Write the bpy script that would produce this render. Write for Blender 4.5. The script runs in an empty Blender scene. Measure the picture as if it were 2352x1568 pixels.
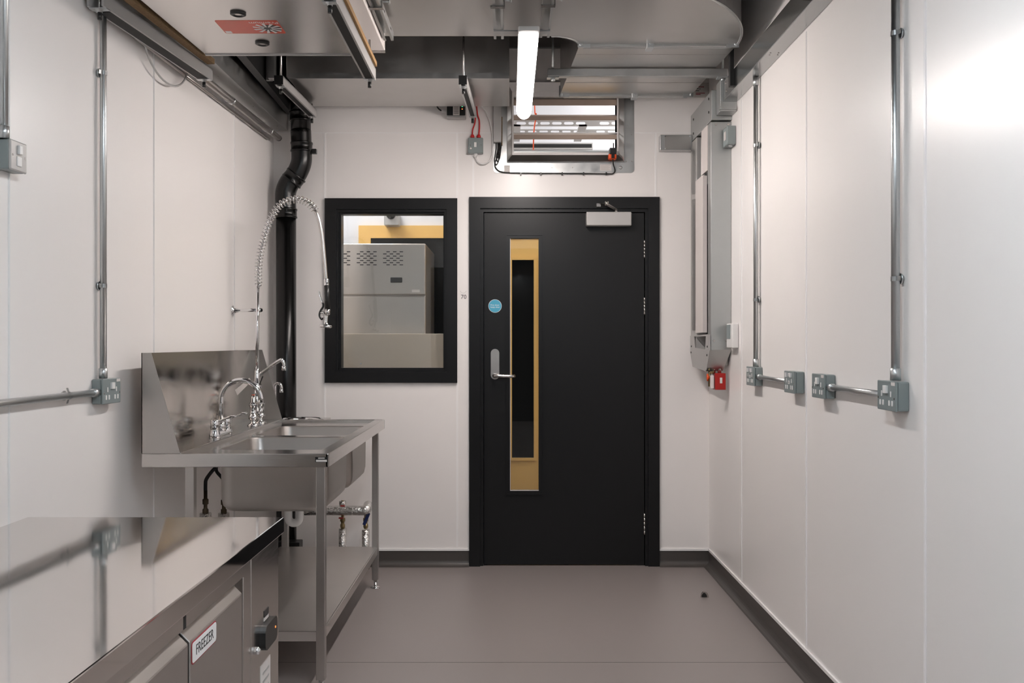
import bpy, bmesh, math, random
from mathutils import Vector, Matrix, Quaternion
random.seed(7)
PI = math.pi
R = math.radians
SC = bpy.context.scene
COL = SC.collection

# ------------------------------------------------------------------ camera, world, exposure
F, CX, CY, H = 2200.0, 1170.0, 787.0, 1.29      # focal length and vanishing point in pixels of the 2352 px frame
cam_d = bpy.data.cameras.new('camera')
cam_d.sensor_width = 36
cam_d.lens = F / 2352 * 36
cam_d.shift_x = (1176 - CX) / 2352
cam_d.shift_y = (CY - 784) / 2352
cam = bpy.data.objects.new('camera', cam_d)
COL.objects.link(cam)
cam.location = (0, 0, H)
cam.rotation_euler = (R(90), 0, 0)
SC.camera = cam
cam_d.clip_start = 0.02

world = bpy.data.worlds.new('world')
SC.world = world
world.use_nodes = True
world.node_tree.nodes['Background'].inputs[0].default_value = (0.80, 0.90, 1.0, 1)
world.node_tree.nodes['Background'].inputs[1].default_value = 0.05
SC.view_settings.view_transform = 'Standard'
SC.view_settings.look = 'None'
SC.view_settings.exposure = 0.0
SC.view_settings.gamma = 1
SC.view_settings.use_curve_mapping = False
LAMP_E, LAMP_E2 = 122.0, 102.0          # emission of the linear room lamps (visible one, ones nearer the camera)

YW = 5.542                       # back wall plane
XR = 1.156                       # right wall plane
def PX(px, Y): return (px - CX) * Y / F
def PZ(py, Y): return H - (py - CY) * Y / F
def bx(px): return PX(px, YW)
def bz(py): return PZ(py, YW)
def XL(Y): return -1.531 + 0.03 * Y     # the left wall runs slightly askew
def YR(px, d=0.0): return F * (XR - d) / (px - CX)
def YL(px, d=0.0): return F * (1.531 - d) / (CX + 0.03 * F - px)

# ------------------------------------------------------------------ materials
def lin(c):
    c = c / 255
    return c / 12.92 if c <= 0.04045 else ((c + 0.055) / 1.055) ** 2.4
def rgb(r, g, b): return (lin(r), lin(g), lin(b), 1)
def mat(name, col, rough=0.5, metal=0.0, coat=0.0, bump=0.0, bscale=200, var=0.0, vscale=4, stretch=None,
        rvar=0.0, emis=None, estr=0, spec=0.5, bdist=0.002):
    m = bpy.data.materials.new(name); m.use_nodes = True
    nt = m.node_tree; b = nt.nodes['Principled BSDF']
    b.inputs['Base Color'].default_value = col
    b.inputs['Roughness'].default_value = rough
    b.inputs['Metallic'].default_value = metal
    b.inputs['Coat Weight'].default_value = coat
    b.inputs['Specular IOR Level'].default_value = spec
    if emis:
        b.inputs['Emission Color'].default_value = emis
        b.inputs['Emission Strength'].default_value = estr
    tc = nt.nodes.new('ShaderNodeTexCoord')
    def noise(scale, det=4):
        n = nt.nodes.new('ShaderNodeTexNoise'); n.inputs['Scale'].default_value = scale
        n.inputs['Detail'].default_value = det
        if stretch:
            mp = nt.nodes.new('ShaderNodeMapping'); mp.inputs['Scale'].default_value = stretch
            nt.links.new(tc.outputs['Object'], mp.inputs[0]); nt.links.new(mp.outputs[0], n.inputs[0])
        else:
            nt.links.new(tc.outputs['Object'], n.inputs[0])
        return n
    if var or rvar:
        n = noise(vscale)
    if var:
        mx = nt.nodes.new('ShaderNodeMix'); mx.data_type = 'RGBA'
        mx.inputs[6].default_value = tuple(c * (1 - var) for c in col[:3]) + (1,)
        mx.inputs[7].default_value = tuple(min(1, c * (1 + var)) for c in col[:3]) + (1,)
        nt.links.new(n.outputs['Fac'], mx.inputs[0]); nt.links.new(mx.outputs[2], b.inputs['Base Color'])
    if rvar:
        mr = nt.nodes.new('ShaderNodeMapRange')
        mr.inputs[1].default_value = 0.3; mr.inputs[2].default_value = 0.7
        mr.inputs[3].default_value = max(0.02, rough - rvar); mr.inputs[4].default_value = rough + rvar
        nt.links.new(n.outputs['Fac'], mr.inputs[0]); nt.links.new(mr.outputs[0], b.inputs['Roughness'])
    if bump:
        n2 = noise(bscale, 2)
        bp = nt.nodes.new('ShaderNodeBump'); bp.inputs['Strength'].default_value = bump
        bp.inputs['Distance'].default_value = bdist
        nt.links.new(n2.outputs['Fac'], bp.inputs['Height']); nt.links.new(bp.outputs[0], b.inputs['Normal'])
    return m
M = {}
M['wall'] = mat('hygienic_cladding', (0.87, 0.835, 0.815, 1), 0.30, bump=0.06, bscale=1.6, bdist=0.02, spec=0.5)
M['seam'] = mat('cladding_joint', (0.95, 0.93, 0.92, 1), 0.2)
M['floor'] = mat('vinyl_floor', rgb(141, 133, 130), 0.40, var=0.22, vscale=900, bump=0.12, bscale=500, bdist=0.001)
M['cove'] = mat('vinyl_cove', rgb(74, 69, 66), 0.42, var=0.35, vscale=700, bump=0.1, bscale=400, bdist=0.001)
M['ceil'] = mat('dark_deck', rgb(48, 45, 43), 0.6, var=0.1)
M['steel'] = mat('brushed_steel', (0.60, 0.575, 0.555, 1), 0.20, 1, var=0.06, vscale=14, stretch=(1, 1, 12), rvar=0.02)
M['steeltop'] = mat('polished_steel', (0.66, 0.635, 0.62, 1), 0.06, 1, rvar=0.015, vscale=3)
M['steelrough'] = mat('satin_steel', (0.50, 0.475, 0.455, 1), 0.33, 1, var=0.08, vscale=8, rvar=0.02)
M['chrome'] = mat('chrome', (0.86, 0.86, 0.87, 1), 0.05, 1)
M['galv'] = mat('galvanised_sheet', (0.52, 0.525, 0.52, 1), 0.36, 1, var=0.10, vscale=26, rvar=0.07)
M['duct'] = mat('duct_sheet', (0.56, 0.545, 0.53, 1), 0.34, 1, var=0.05, vscale=10, rvar=0.05)
M['unit'] = mat('fan_unit_sheet', (0.68, 0.66, 0.645, 1), 0.24, 1, var=0.04, vscale=5, rvar=0.015)
M['zinc'] = mat('zinc_conduit', (0.60, 0.62, 0.625, 1), 0.34, 1, var=0.07, vscale=260, rvar=0.03)
M['trunk'] = mat('painted_trunking', rgb(186, 188, 187), 0.36, 0.9, var=0.03, vscale=20)
M['bowl'] = mat('bowl_steel', (0.72, 0.69, 0.665, 1), 0.36, 1, var=0.04, vscale=6)
M['beam'] = mat('beam_steel', rgb(170, 172, 172), 0.2, 1)
M['grey'] = mat('grey_enamel', rgb(128, 137, 137), 0.32, coat=0.2)
M['greyl'] = mat('silver_enamel', rgb(176, 174, 172), 0.35, 0.2)
M['white'] = mat('white_plastic', rgb(232, 230, 228), 0.35)
M['whitep'] = mat('white_board', rgb(222, 214, 210), 0.4)
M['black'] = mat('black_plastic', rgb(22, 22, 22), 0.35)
M['rubber'] = mat('black_rubber', rgb(17, 16, 15), 0.65)
M['soil'] = mat('black_pipe', rgb(9, 9, 9), 0.26, spec=0.4)
M['doorp'] = mat('charcoal_paint', rgb(20, 20, 21), 0.36, spec=0.30, bump=0.05, bscale=60, bdist=0.001)
M['framep'] = mat('charcoal_frame', rgb(20, 20, 21), 0.32, spec=0.30)
M['dark'] = mat('dark_void', rgb(12, 12, 12), 0.6)
M['red'] = mat('red_enamel', rgb(168, 22, 16), 0.35)
M['redc'] = mat('red_cable', rgb(190, 28, 30), 0.4)
M['orange'] = mat('orange_plastic', rgb(232, 84, 24), 0.4)
M['yellow'] = mat('yellow_paint', rgb(234, 188, 110), 0.4)
M['brass'] = mat('brass', rgb(150, 134, 100), 0.3, 1)
M['oldbrass'] = mat('dull_brass', rgb(84, 74, 60), 0.4, 1)
M['beige'] = mat('beige_laminate', rgb(222, 208, 190), 0.3)
M['warmsteel'] = mat('warm_steel', (0.52, 0.48, 0.44, 1), 0.28, 1, var=0.06, vscale=6)
M['darkglass'] = mat('dark_glass', (0.006, 0.005, 0.004, 1), 0.12, spec=0.12)
M['stain'] = mat('stained_steel', (0.56, 0.52, 0.48, 1), 0.17, 1, var=0.2, vscale=5, rvar=0.08)
M['felt'] = mat('brown_fibre', rgb(120, 96, 66), 0.9, var=0.5, vscale=120, bump=0.6, bscale=150)
M['cork'] = mat('cork_strip', rgb(150, 116, 72), 0.8, var=0.2, vscale=90)
M['foil'] = mat('foil_insulation', (0.72, 0.71, 0.69, 1), 0.25, 1, bump=0.9, bscale=90, bdist=0.006)
M['blue'] = mat('blue_handle', rgb(20, 36, 84), 0.4)
M['signblue'] = mat('sign_blue', rgb(72, 160, 190), 0.4)
M['timber'] = mat('tan_blade', rgb(176, 158, 144), 0.5, 0.0)
M['paper'] = mat('paper_label', rgb(214, 208, 204), 0.5)
M['inkred'] = mat('red_ink', rgb(150, 40, 50), 0.5)
M['ink'] = mat('dark_ink', rgb(40, 38, 38), 0.5)
M['corr'] = mat('corridor_paint', rgb(226, 226, 230), 0.5)
M['stickred'] = mat('sticker_red', rgb(206, 72, 44), 0.3)
M['lamp'] = mat('lamp_diffuser', (1, 1, 1, 1), 0.4, emis=(1.0, 0.915, 0.87, 1), estr=LAMP_E)
M['lamp2'] = mat('lamp_diffuser_near', (1, 1, 1, 1), 0.4, emis=(0.90, 0.985, 1.05, 1), estr=LAMP_E2)
M['lampc'] = mat('corridor_diffuser', (1, 1, 1, 1), 0.4, emis=(0.98, 0.97, 0.95, 1), estr=25)
def down_light(m, e, lo=0.035):
    # the diffuser shines mostly downwards, like an LED strip facing the floor
    nt = m.node_tree; g = nt.nodes.new('ShaderNodeNewGeometry'); sx = nt.nodes.new('ShaderNodeSeparateXYZ')
    nt.links.new(g.outputs['Normal'], sx.inputs[0])
    mr = nt.nodes.new('ShaderNodeMapRange'); mr.inputs[1].default_value = 0.05; mr.inputs[2].default_value = -1.0
    mr.inputs[3].default_value = e * lo; mr.inputs[4].default_value = e
    nt.links.new(sx.outputs['Z'], mr.inputs[0])
    nt.links.new(mr.outputs[0], nt.nodes['Principled BSDF'].inputs['Emission Strength'])
down_light(M['lamp'], LAMP_E); down_light(M['lamp2'], LAMP_E2)
M['led_g'] = mat('green_led', (0, 0.5, 0.2, 1), 0.4, emis=(0.1, 1, 0.4, 1), estr=2)
M['led_r'] = mat('red_led', (0.6, 0.1, 0, 1), 0.4, emis=(1, 0.25, 0.05, 1), estr=2)
def glass_mat(name, tint=(0.97, 0.98, 0.98, 1)):
    m = bpy.data.materials.new(name); m.use_nodes = True
    nt = m.node_tree; nt.nodes.clear()
    o = nt.nodes.new('ShaderNodeOutputMaterial'); mx = nt.nodes.new('ShaderNodeMixShader')
    t = nt.nodes.new('ShaderNodeBsdfTransparent'); t.inputs[0].default_value = tint
    g = nt.nodes.new('ShaderNodeBsdfGlossy'); g.inputs['Roughness'].default_value = 0.01
    fr = nt.nodes.new('ShaderNodeFresnel'); fr.inputs[0].default_value = 1.5
    nt.links.new(fr.outputs[0], mx.inputs[0]); nt.links.new(t.outputs[0], mx.inputs[1])
    nt.links.new(g.outputs[0], mx.inputs[2]); nt.links.new(mx.outputs[0], o.inputs[0])
    return m
M['glass'] = glass_mat('clear_glass')
M['glassd'] = glass_mat('tinted_glass', (0.25, 0.22, 0.2, 1))

# ------------------------------------------------------------------ mesh helpers
def NB(): return bmesh.new()
def box(bm, x0, x1, y0, y1, z0, z1, bev=0.0, seg=2):
    x0, x1 = min(x0, x1), max(x0, x1); y0, y1 = min(y0, y1), max(y0, y1); z0, z1 = min(z0, z1), max(z0, z1)
    r = bmesh.ops.create_cube(bm, size=1)
    vs = r['verts']
    for v in vs:
        v.co = Vector(((v.co.x + .5) * (x1 - x0) + x0, (v.co.y + .5) * (y1 - y0) + y0, (v.co.z + .5) * (z1 - z0) + z0))
    if bev:
        es = list({e for v in vs for e in v.link_edges})
        bmesh.ops.bevel(bm, geom=es, offset=bev, segments=seg, profile=.5, affect='EDGES')
    return bm
def frame_of(d):
    d = d.normalized()
    up = Vector((0, 0, 1)) if abs(d.z) < 0.9 else Vector((0, 1, 0))
    s = d.cross(up).normalized(); u = s.cross(d).normalized()
    return s, u
def obox(bm, p0, p1, w, h):
    p0, p1 = Vector(p0), Vector(p1); s, u = frame_of(p1 - p0)
    vs = []
    for p in (p0, p1):
        for a, b in ((-1, -1), (1, -1), (1, 1), (-1, 1)):
            vs.append(bm.verts.new(p + s * a * w / 2 + u * b * h / 2))
    for f in ((0, 1, 2, 3), (7, 6, 5, 4), (0, 4, 5, 1), (1, 5, 6, 2), (2, 6, 7, 3), (3, 7, 4, 0)):
        bm.faces.new([vs[i] for i in f])
    return bm
def smooth_path(pts, n=6):
    pts = [Vector(p) for p in pts]; out = []
    for i in range(len(pts) - 1):
        p0 = pts[max(i - 1, 0)]; p1 = pts[i]; p2 = pts[i + 1]; p3 = pts[min(i + 2, len(pts) - 1)]
        for k in range(n):
            t = k / n
            out.append(0.5 * ((2 * p1) + (p2 - p0) * t + (2 * p0 - 5 * p1 + 4 * p2 - p3) * t * t + (3 * p1 - p0 - 3 * p2 + p3) * t ** 3))
    out.append(pts[-1]); return out
def frames(pts):
    fr = []; n = len(pts)
    T = [(pts[min(i + 1, n - 1)] - pts[max(i - 1, 0)]).normalized() for i in range(n)]
    s, u = frame_of(T[0])
    for i in range(n):
        if i:
            q = T[i - 1].rotation_difference(T[i]); s = q @ s; u = q @ u
        fr.append((s.copy(), u.copy()))
    return fr
def tube(bm, pts, r, seg=12, cap=True):
    pts = [Vector(p) for p in pts]; fr = frames(pts); rings = []
    for i, p in enumerate(pts):
        rr = r[i] if isinstance(r, (list, tuple)) else r
        s, u = fr[i]
        rings.append([bm.verts.new(p + (s * math.cos(2 * PI * k / seg) + u * math.sin(2 * PI * k / seg)) * rr) for k in range(seg)])
    for a, b in zip(rings, rings[1:]):
        for k in range(seg):
            f = bm.faces.new([a[k], a[(k + 1) % seg], b[(k + 1) % seg], b[k]]); f.smooth = True
    if cap:
        bm.faces.new(list(reversed(rings[0]))); bm.faces.new(rings[-1])
    return bm
def lathe(bm, c, axis, prof, seg=20):
    """prof: list of (distance along axis, radius)"""
    c = Vector(c); a = Vector(axis).normalized(); s, u = frame_of(a); rings = []
    for t, r in prof:
        rings.append([bm.verts.new(c + a * t + (s * math.cos(2 * PI * k / seg) + u * math.sin(2 * PI * k / seg)) * max(r, 1e-5)) for k in range(seg)])
    for p, q in zip(rings, rings[1:]):
        for k in range(seg):
            f = bm.faces.new([p[k], p[(k + 1) % seg], q[(k + 1) % seg], q[k]]); f.smooth = True
    bm.faces.new(list(reversed(rings[0]))); bm.faces.new(rings[-1])
    return bm
def prism(bm, poly, off):
    """poly: 3d points of a planar polygon, extruded by the vector off"""
    off = Vector(off); a = [bm.verts.new(Vector(p)) for p in poly]; b = [bm.verts.new(Vector(p) + off) for p in poly]
    bm.faces.new(a); bm.faces.new(list(reversed(b)))
    n = len(a)
    for i in range(n):
        bm.faces.new([a[i], b[i], b[(i + 1) % n], a[(i + 1) % n]])
    return bm
def rrect(x0, x1, y0, y1, r, n=5):
    out = []
    for cx, cy, a0 in ((x1 - r, y1 - r, 0), (x0 + r, y1 - r, 90), (x0 + r, y0 + r, 180), (x1 - r, y0 + r, 270)):
        for k in range(n + 1):
            a = R(a0 + 90 * k / n); out.append((cx + r * math.cos(a), cy + r * math.sin(a)))
    return out
def loft(bm, loops, smooth=True, cap0=False, cap1=False):
    rs = [[bm.verts.new(Vector(p)) for p in l] for l in loops]; n = len(rs[0])
    for a, b in zip(rs, rs[1:]):
        for k in range(n):
            f = bm.faces.new([a[k], a[(k + 1) % n], b[(k + 1) % n], b[k]]); f.smooth = smooth
    if cap0: bm.faces.new(list(reversed(rs[0])))
    if cap1: bm.faces.new(rs[-1])
    return bm
def plate(bm, outer, holes, P0, thick):
    """outer, holes: 2d loops; P0(u,v) -> 3d; thick: offset vector"""
    es = []
    for lp in [outer] + holes:
        vs = [bm.verts.new(P0(*p)) for p in lp]
        for i in range(len(vs)): es.append(bm.edges.new((vs[i], vs[(i + 1) % len(vs)])))
    g = bmesh.ops.triangle_fill(bm, use_beauty=True, use_dissolve=False, edges=es)
    fs = [f for f in g['geom'] if isinstance(f, bmesh.types.BMFace)]
    ex = bmesh.ops.extrude_face_region(bm, geom=fs)
    for v in ex['geom']:
        if isinstance(v, bmesh.types.BMVert): v.co += Vector(thick)
    return bm
def ring(bm, x0, x1, z0, z1, i0, i1, j0, j1, y0, y1):
    """rectangular ring in the x-z plane"""
    box(bm, x0, x1, y0, y1, j1, z1); box(bm, x0, x1, y0, y1, z0, j0)
    box(bm, x0, i0, y0, y1, j0, j1); box(bm, i1, x1, y0, y1, j0, j1)
    return bm

WL = {}
def wloc(o):
    v = Vector((0, 0, 0))
    while o is not None:
        v += WL.get(o.name, Vector((0, 0, 0))); o = o.parent
    return v
def obj(name, bm, m, parent=None, sm=False, label=None, local=False):
    bmesh.ops.recalc_face_normals(bm, faces=bm.faces)
    base = wloc(parent) if parent is not None else None
    if parent is None and not local:
        xs = [v.co for v in bm.verts]
        base = Vector(((min(v.x for v in xs) + max(v.x for v in xs)) / 2, (min(v.y for v in xs) + max(v.y for v in xs)) / 2, min(v.z for v in xs)))
    if not local:
        for v in bm.verts: v.co -= base
    me = bpy.data.meshes.new(name); bm.to_mesh(me); bm.free()
    me.materials.append(M[m] if isinstance(m, str) else m)
    if sm:
        for p in me.polygons: p.use_smooth = True
    o = bpy.data.objects.new(name, me); COL.objects.link(o)
    if parent is not None: o.parent = parent
    elif not local:
        o.location = base; WL[o.name] = base
    if label: o['label'] = label
    return o
def islands(bm):
    bm.verts.ensure_lookup_table(); seen = set(); out = []
    for v in bm.verts:
        if v.index in seen: continue
        st = [v]; comp = []; seen.add(v.index)
        while st:
            a = st.pop(); comp.append(a)
            for e in a.link_edges:
                b = e.other_vert(a)
                if b.index not in seen: seen.add(b.index); st.append(b)
        out.append(comp)
    return out
def parts(name, bm, m, parent, gap=0.0005, **k):
    """every separate piece of bm becomes a part of its own"""
    bm.verts.index_update(); comps = islands(bm)
    bbs = [[min(v.co[i] for v in c) for i in range(3)] + [max(v.co[i] for v in c) for i in range(3)] for c in comps]
    grp = list(range(len(comps)))
    def find(i):
        while grp[i] != i: i = grp[i]
        return i
    for i in range(len(comps)):
        for j in range(i):
            if all(bbs[i][q] - gap <= bbs[j][q + 3] and bbs[j][q] - gap <= bbs[i][q + 3] for q in range(3)): grp[find(i)] = find(j)
    res = []
    for r in sorted(set(find(i) for i in range(len(comps)))):
        keep = set(v.index for i in range(len(comps)) if find(i) == r for v in comps[i])
        b2 = bm.copy(); b2.verts.ensure_lookup_table()
        bmesh.ops.delete(b2, geom=[v for v in b2.verts if v.index not in keep], context='VERTS')
        res.append(obj(name, b2, m, parent, **k))
    bm.free(); return res
def tag(o, label, cat, group=None, kind=None):
    o['label'] = label; o['category'] = cat
    if group: o['group'] = group
    if kind: o['kind'] = kind
    return o
def struct(name, bm, m, label=None):
    o = obj(name, bm, m); o['kind'] = 'structure'
    if label: o['label'] = label
    o['category'] = name.split('_')[0].split('.')[0]
    return o
def thing(name, loc, label, cat, group=None, rot=0):
    o = bpy.data.objects.new(name, None); COL.objects.link(o); o.empty_display_size = 0.05
    o.location = loc; o.rotation_euler = (0, 0, rot); WL[o.name] = Vector(loc)
    return tag(o, label, cat, group)
def dup(root, loc, rot, label, group=None):
    r = root.copy(); COL.objects.link(r); r.location = loc; r.rotation_euler = (0, 0, rot)
    r['label'] = label
    if group: r['group'] = group
    for ch in list(root.children):
        c = ch.copy(); COL.objects.link(c); c.parent = r
        for g in list(ch.children):
            d = g.copy(); COL.objects.link(d); d.parent = c
    return r
def text_bm(txt, size, P0, thick, align='CENTER'):
    """text laid out with u to the right and v up, mapped to 3d by P0(u, v)"""
    cu = bpy.data.curves.new('t', 'FONT'); cu.body = txt; cu.size = size; cu.align_x = align; cu.align_y = 'CENTER'
    cu.resolution_u = 3
    to = bpy.data.objects.new('t', cu); COL.objects.link(to)
    bpy.context.view_layer.update()
    me = bpy.data.meshes.new_from_object(to)
    bm = bmesh.new(); bm.from_mesh(me)
    for v in bm.verts: v.co = Vector(P0(v.co.x, v.co.y))
    bmesh.ops.remove_doubles(bm, verts=bm.verts, dist=1e-6)
    fs = list(bm.faces)
    ex = bmesh.ops.extrude_face_region(bm, geom=fs)
    for v in ex['geom']:
        if isinstance(v, bmesh.types.BMVert): v.co += Vector(thick)
    bpy.data.objects.remove(to); bpy.data.curves.remove(cu); bpy.data.meshes.remove(me)
    return bm
def arc(c, r, a0, a1, n, ax1=(1, 0, 0), ax2=(0, 0, 1)):
    c = Vector(c); ax1 = Vector(ax1); ax2 = Vector(ax2)
    return [c + ax1 * r * math.cos(R(a0 + (a1 - a0) * i / n)) + ax2 * r * math.sin(R(a0 + (a1 - a0) * i / n)) for i in range(n + 1)]

# ------------------------------------------------------------------ setting
ZC = 3.0
YB = -1.6            # rear end of the room behind the camera
bm = NB(); box(bm, -1.75, XR + 0.1, YB, YW + 0.1, -0.05, 0)
fl = struct('floor', bm, 'floor', 'grey brown speckled safety vinyl floor')
bm = NB(); box(bm, -1.38, XR - 0.03, 3.868, 3.8705, 0, 0.0004)
obj('weld_seam', bm, 'cove', fl)
bm = NB(); box(bm, -1.75, XR + 0.1, YB, YW + 0.1, ZC, ZC + 0.05)
struct('ceiling', bm, 'ceil', 'dark unlit deck above the ductwork')
# side walls
bm = NB(); prism(bm, [(XL(YB), YB, 0), (XL(YW + .1), YW + .1, 0), (XL(YW + .1) - .1, YW + .1, 0), (XL(YB) - .1, YB, 0)], (0, 0, ZC))
wl = struct('wall_left', bm, 'wall', 'glossy white clad wall on the left')
bm = NB(); box(bm, XR, XR + .1, YB, YW + .1, 0, ZC)
wr = struct('wall_right', bm, 'wall', 'glossy white clad wall on the right')
for px in (352, 537, 19):
    y = YL(px); x = XL(y); bm = NB()
    obox(bm, (x + .0005, y, 0.1), (x + .0005, y, 2.95), 0.010, 0.003)
    obj('joint_strip', bm, 'seam', wl)
for px in (1703.5, 1852, 2125):
    y = YR(px); bm = NB(); box(bm, XR - .0018, XR + .001, y - .007, y + .007, 0.1, 2.5)
    obj('joint_strip', bm, 'seam', wr)
# back wall with its three openings
WX0, WX1, WZ0, WZ1 = bx(772), bx(1026), bz(855), bz(480)
DX0, DX1, DZ1 = bx(1103), bx(1488), bz(478)
VX0, VX1, VZ0, VZ1 = bx(1180), bx(1417), bz(350), bz(222)
xs = sorted([XL(YW) - .1, WX0, WX1, DX0, DX1, VX0, VX1, XR + .1]); zs = sorted([0, WZ0, WZ1, DZ1, VZ0, VZ1, ZC])
bm = NB()
for i in range(len(xs) - 1):
    for j in range(len(zs) - 1):
        cx, cz = (xs[i] + xs[i + 1]) / 2, (zs[j] + zs[j + 1]) / 2
        if WX0 < cx < WX1 and WZ0 < cz < WZ1: continue
        if DX0 < cx < DX1 and cz < DZ1: continue
        if VX0 < cx < VX1 and VZ0 < cz < VZ1: continue
        box(bm, xs[i], xs[i + 1], YW, YW + .1, zs[j], zs[j + 1])
bmesh.ops.remove_doubles(bm, verts=bm.verts, dist=1e-5)
wb = struct('wall_back', bm, 'wall', 'white clad end wall with window and door')
def seamv(px, y0, y1, w=0.011):
    bm = NB(); box(bm, bx(px) - w / 2, bx(px) + w / 2, YW - .002, YW + .001, bz(y1), bz(y0)); obj('joint_strip', bm, 'seam', wb)
seamv(746, 306, 455); seamv(746, 880, 1256); seamv(1050, 306, 456); seamv(1050, 880, 1256); seamv(1087, 306, 452); seamv(1506, 306, 451)
bm = NB(); box(bm, XL(YW), XR, YW - .001, YW + .001, bz(306), bz(304)); obj('joint_strip', bm, 'seam', wb)
# rear wall with a large opening to the dim yard
bm = NB()
box(bm, -1.75, -1.05, YB - .1, YB, 0, ZC); box(bm, 1.0, XR + .1, YB - .1, YB, 0, ZC); box(bm, -1.05, 1.0, YB - .1, YB, 2.3, ZC)
struct('wall_rear', bm, 'wall')
# coved skirting and white capping strip
def cove(name, p0, p1, nrm, h=0.089):
    p0, p1, n = Vector(p0), Vector(p1), Vector(nrm); up = Vector((0, 0, 1)); r = 0.035
    prof = [n * 0 + up * 0, n * 0 + up * h, n * .003 + up * h, n * .003 + up * r]
    for k in range(1, 7):
        a = R(90 * k / 6); prof.append(n * (.003 + r * (1 - math.cos(a))) + up * (r * (1 - math.sin(a)) + .0005))
    bm = NB(); loft(bm, [[p0 + q for q in prof], [p1 + q for q in prof]], smooth=False, cap0=True, cap1=True)
    o = struct(name, bm, 'cove', 'dark grey speckled coved skirting')
    bm = NB(); a = Vector((0, 0, h))
    obox(bm, p0 + a + up * .006 + n * .003, p1 + a + up * .006 + n * .003, .008, .013)
    return o, bm
o, b2 = cove('baseboard_right', (XR, YB, 0), (XR, YW, 0), (-1, 0, 0)); struct('trim_1', b2, 'seam')
o, b2 = cove('baseboard_left', (XL(YB), YB, 0), (XL(YW), YW, 0), (1, -.03, 0)); struct('trim_2', b2, 'seam')
o, b2 = cove('baseboard_back', (XL(YW), YW, 0), (bx(1078), YW, 0), (0, -1, 0)); struct('trim_3', b2, 'seam')
o, b2 = cove('baseboard_back', (bx(1514), YW, 0), (XR, YW, 0), (0, -1, 0)); struct('trim_4', b2, 'seam')

# ------------------------------------------------------------------ window
wn = bpy.data.objects.new('window_1', None); COL.objects.link(wn); wn.location = ((WX0 + WX1) / 2, YW, WZ0); WL[wn.name] = wn.location.copy()
wn['kind'] = 'structure'; wn['label'] = 'charcoal framed fixed window beside the door'; wn['category'] = 'window'
bm = NB(); ring(bm, bx(747), bx(1050.5), bz(878.5), bz(456), bx(772.5), bx(1026), bz(854), bz(481), YW - .018, YW + .02)
bmesh.ops.remove_doubles(bm, verts=bm.verts, dist=1e-5)
obj('window_frame', bm, 'framep', wn)
bm = NB(); ring(bm, bx(772.5), bx(1026), bz(854), bz(481), bx(778), bx(1021), bz(849), bz(487), YW - .008, YW + .09)
ring(bm, bx(778), bx(1021), bz(849), bz(487), bx(783), bx(1018), bz(845), bz(491), YW + .012, YW + .09)
obj('glazing_bead', bm, 'framep', wn)
bm = NB(); box(bm, bx(780), bx(1020), YW + .040, YW + .046, bz(848), bz(488)); obj('glass_pane', bm, 'glass', wn)

# ------------------------------------------------------------------ door
dr = bpy.data.objects.new('door_1', None); COL.objects.link(dr); dr.location = ((DX0 + DX1) / 2, YW, 0); WL[dr.name] = dr.location.copy()
dr['kind'] = 'structure'; dr['label'] = 'charcoal fire door with narrow glazed panel'; dr['category'] = 'door'
def arch(bm, x0, x1, zt, i0, i1, it, y0, y1):
    box(bm, x0, i0, y0, y1, 0, zt); box(bm, i1, x1, y0, y1, 0, zt); box(bm, i0, i1, y0, y1, it, zt)
bm = NB(); arch(bm, bx(1078), bx(1514), bz(453), bx(1103), bx(1488), bz(479), YW - .018, YW)
obj('architrave', bm, 'framep', dr)
bm = NB(); arch(bm, bx(1103), bx(1488), bz(479), bx(1110.5), bx(1481.5), bz(487), YW - .004, YW + .1)
arch(bm, bx(1103), bx(1488), bz(479), bx(1118), bx(1474), bz(494), YW + .0505, YW + .1)
obj('door_lining', bm, 'framep', dr)
yl = YW + .006
GX0, GX1, GZ0, GZ1 = bx(1171.5), bx(1237.5), bz(1127), bz(547)
bm = NB()
x0, x1, z1 = bx(1112.5), bx(1479.5), bz(489)
box(bm, x0, GX0, yl, yl + .044, .006, z1); box(bm, GX1, x1, yl, yl + .044, .006, z1)
box(bm, GX0, GX1, yl, yl + .044, .006, GZ0); box(bm, GX0, GX1, yl, yl + .044, GZ1, z1)
leaf = obj('door_leaf', bm, 'doorp', dr)
bm = NB(); ring(bm, bx(1162), bx(1248), bz(1136), bz(538), bx(1164.5), bx(1245.5), bz(1133.5), bz(540.5), yl - .010, yl)
ring(bm, bx(1164.5), bx(1245.5), bz(1133.5), bz(540.5), bx(1171.5), bx(1237.5), bz(1127), bz(547), yl - .006, yl + .002)
obj('glazing_bead', bm, 'framep', leaf)
bm = NB(); zm_, hz_ = (bz(1128) + bz(546)) / 2, (bz(546) - bz(1128)) / 2; tl_ = -.017 * hz_     # the pane leans forward a touch
prism(bm, [(bx(1170), yl + .020 - tl_, zm_ - hz_), (bx(1170), yl + .026 - tl_, zm_ - hz_), (bx(1170), yl + .026 + tl_, zm_ + hz_), (bx(1170), yl + .020 + tl_, zm_ + hz_)], (bx(1239) - bx(1170), 0, 0)); obj('glass_pane', bm, 'glass', leaf)
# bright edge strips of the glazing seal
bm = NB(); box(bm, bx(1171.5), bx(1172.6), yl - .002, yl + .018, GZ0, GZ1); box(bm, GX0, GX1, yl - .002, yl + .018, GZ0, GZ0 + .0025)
obj('glazing_seal', bm, 'paper', leaf, label='thin white seal edge')
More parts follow.
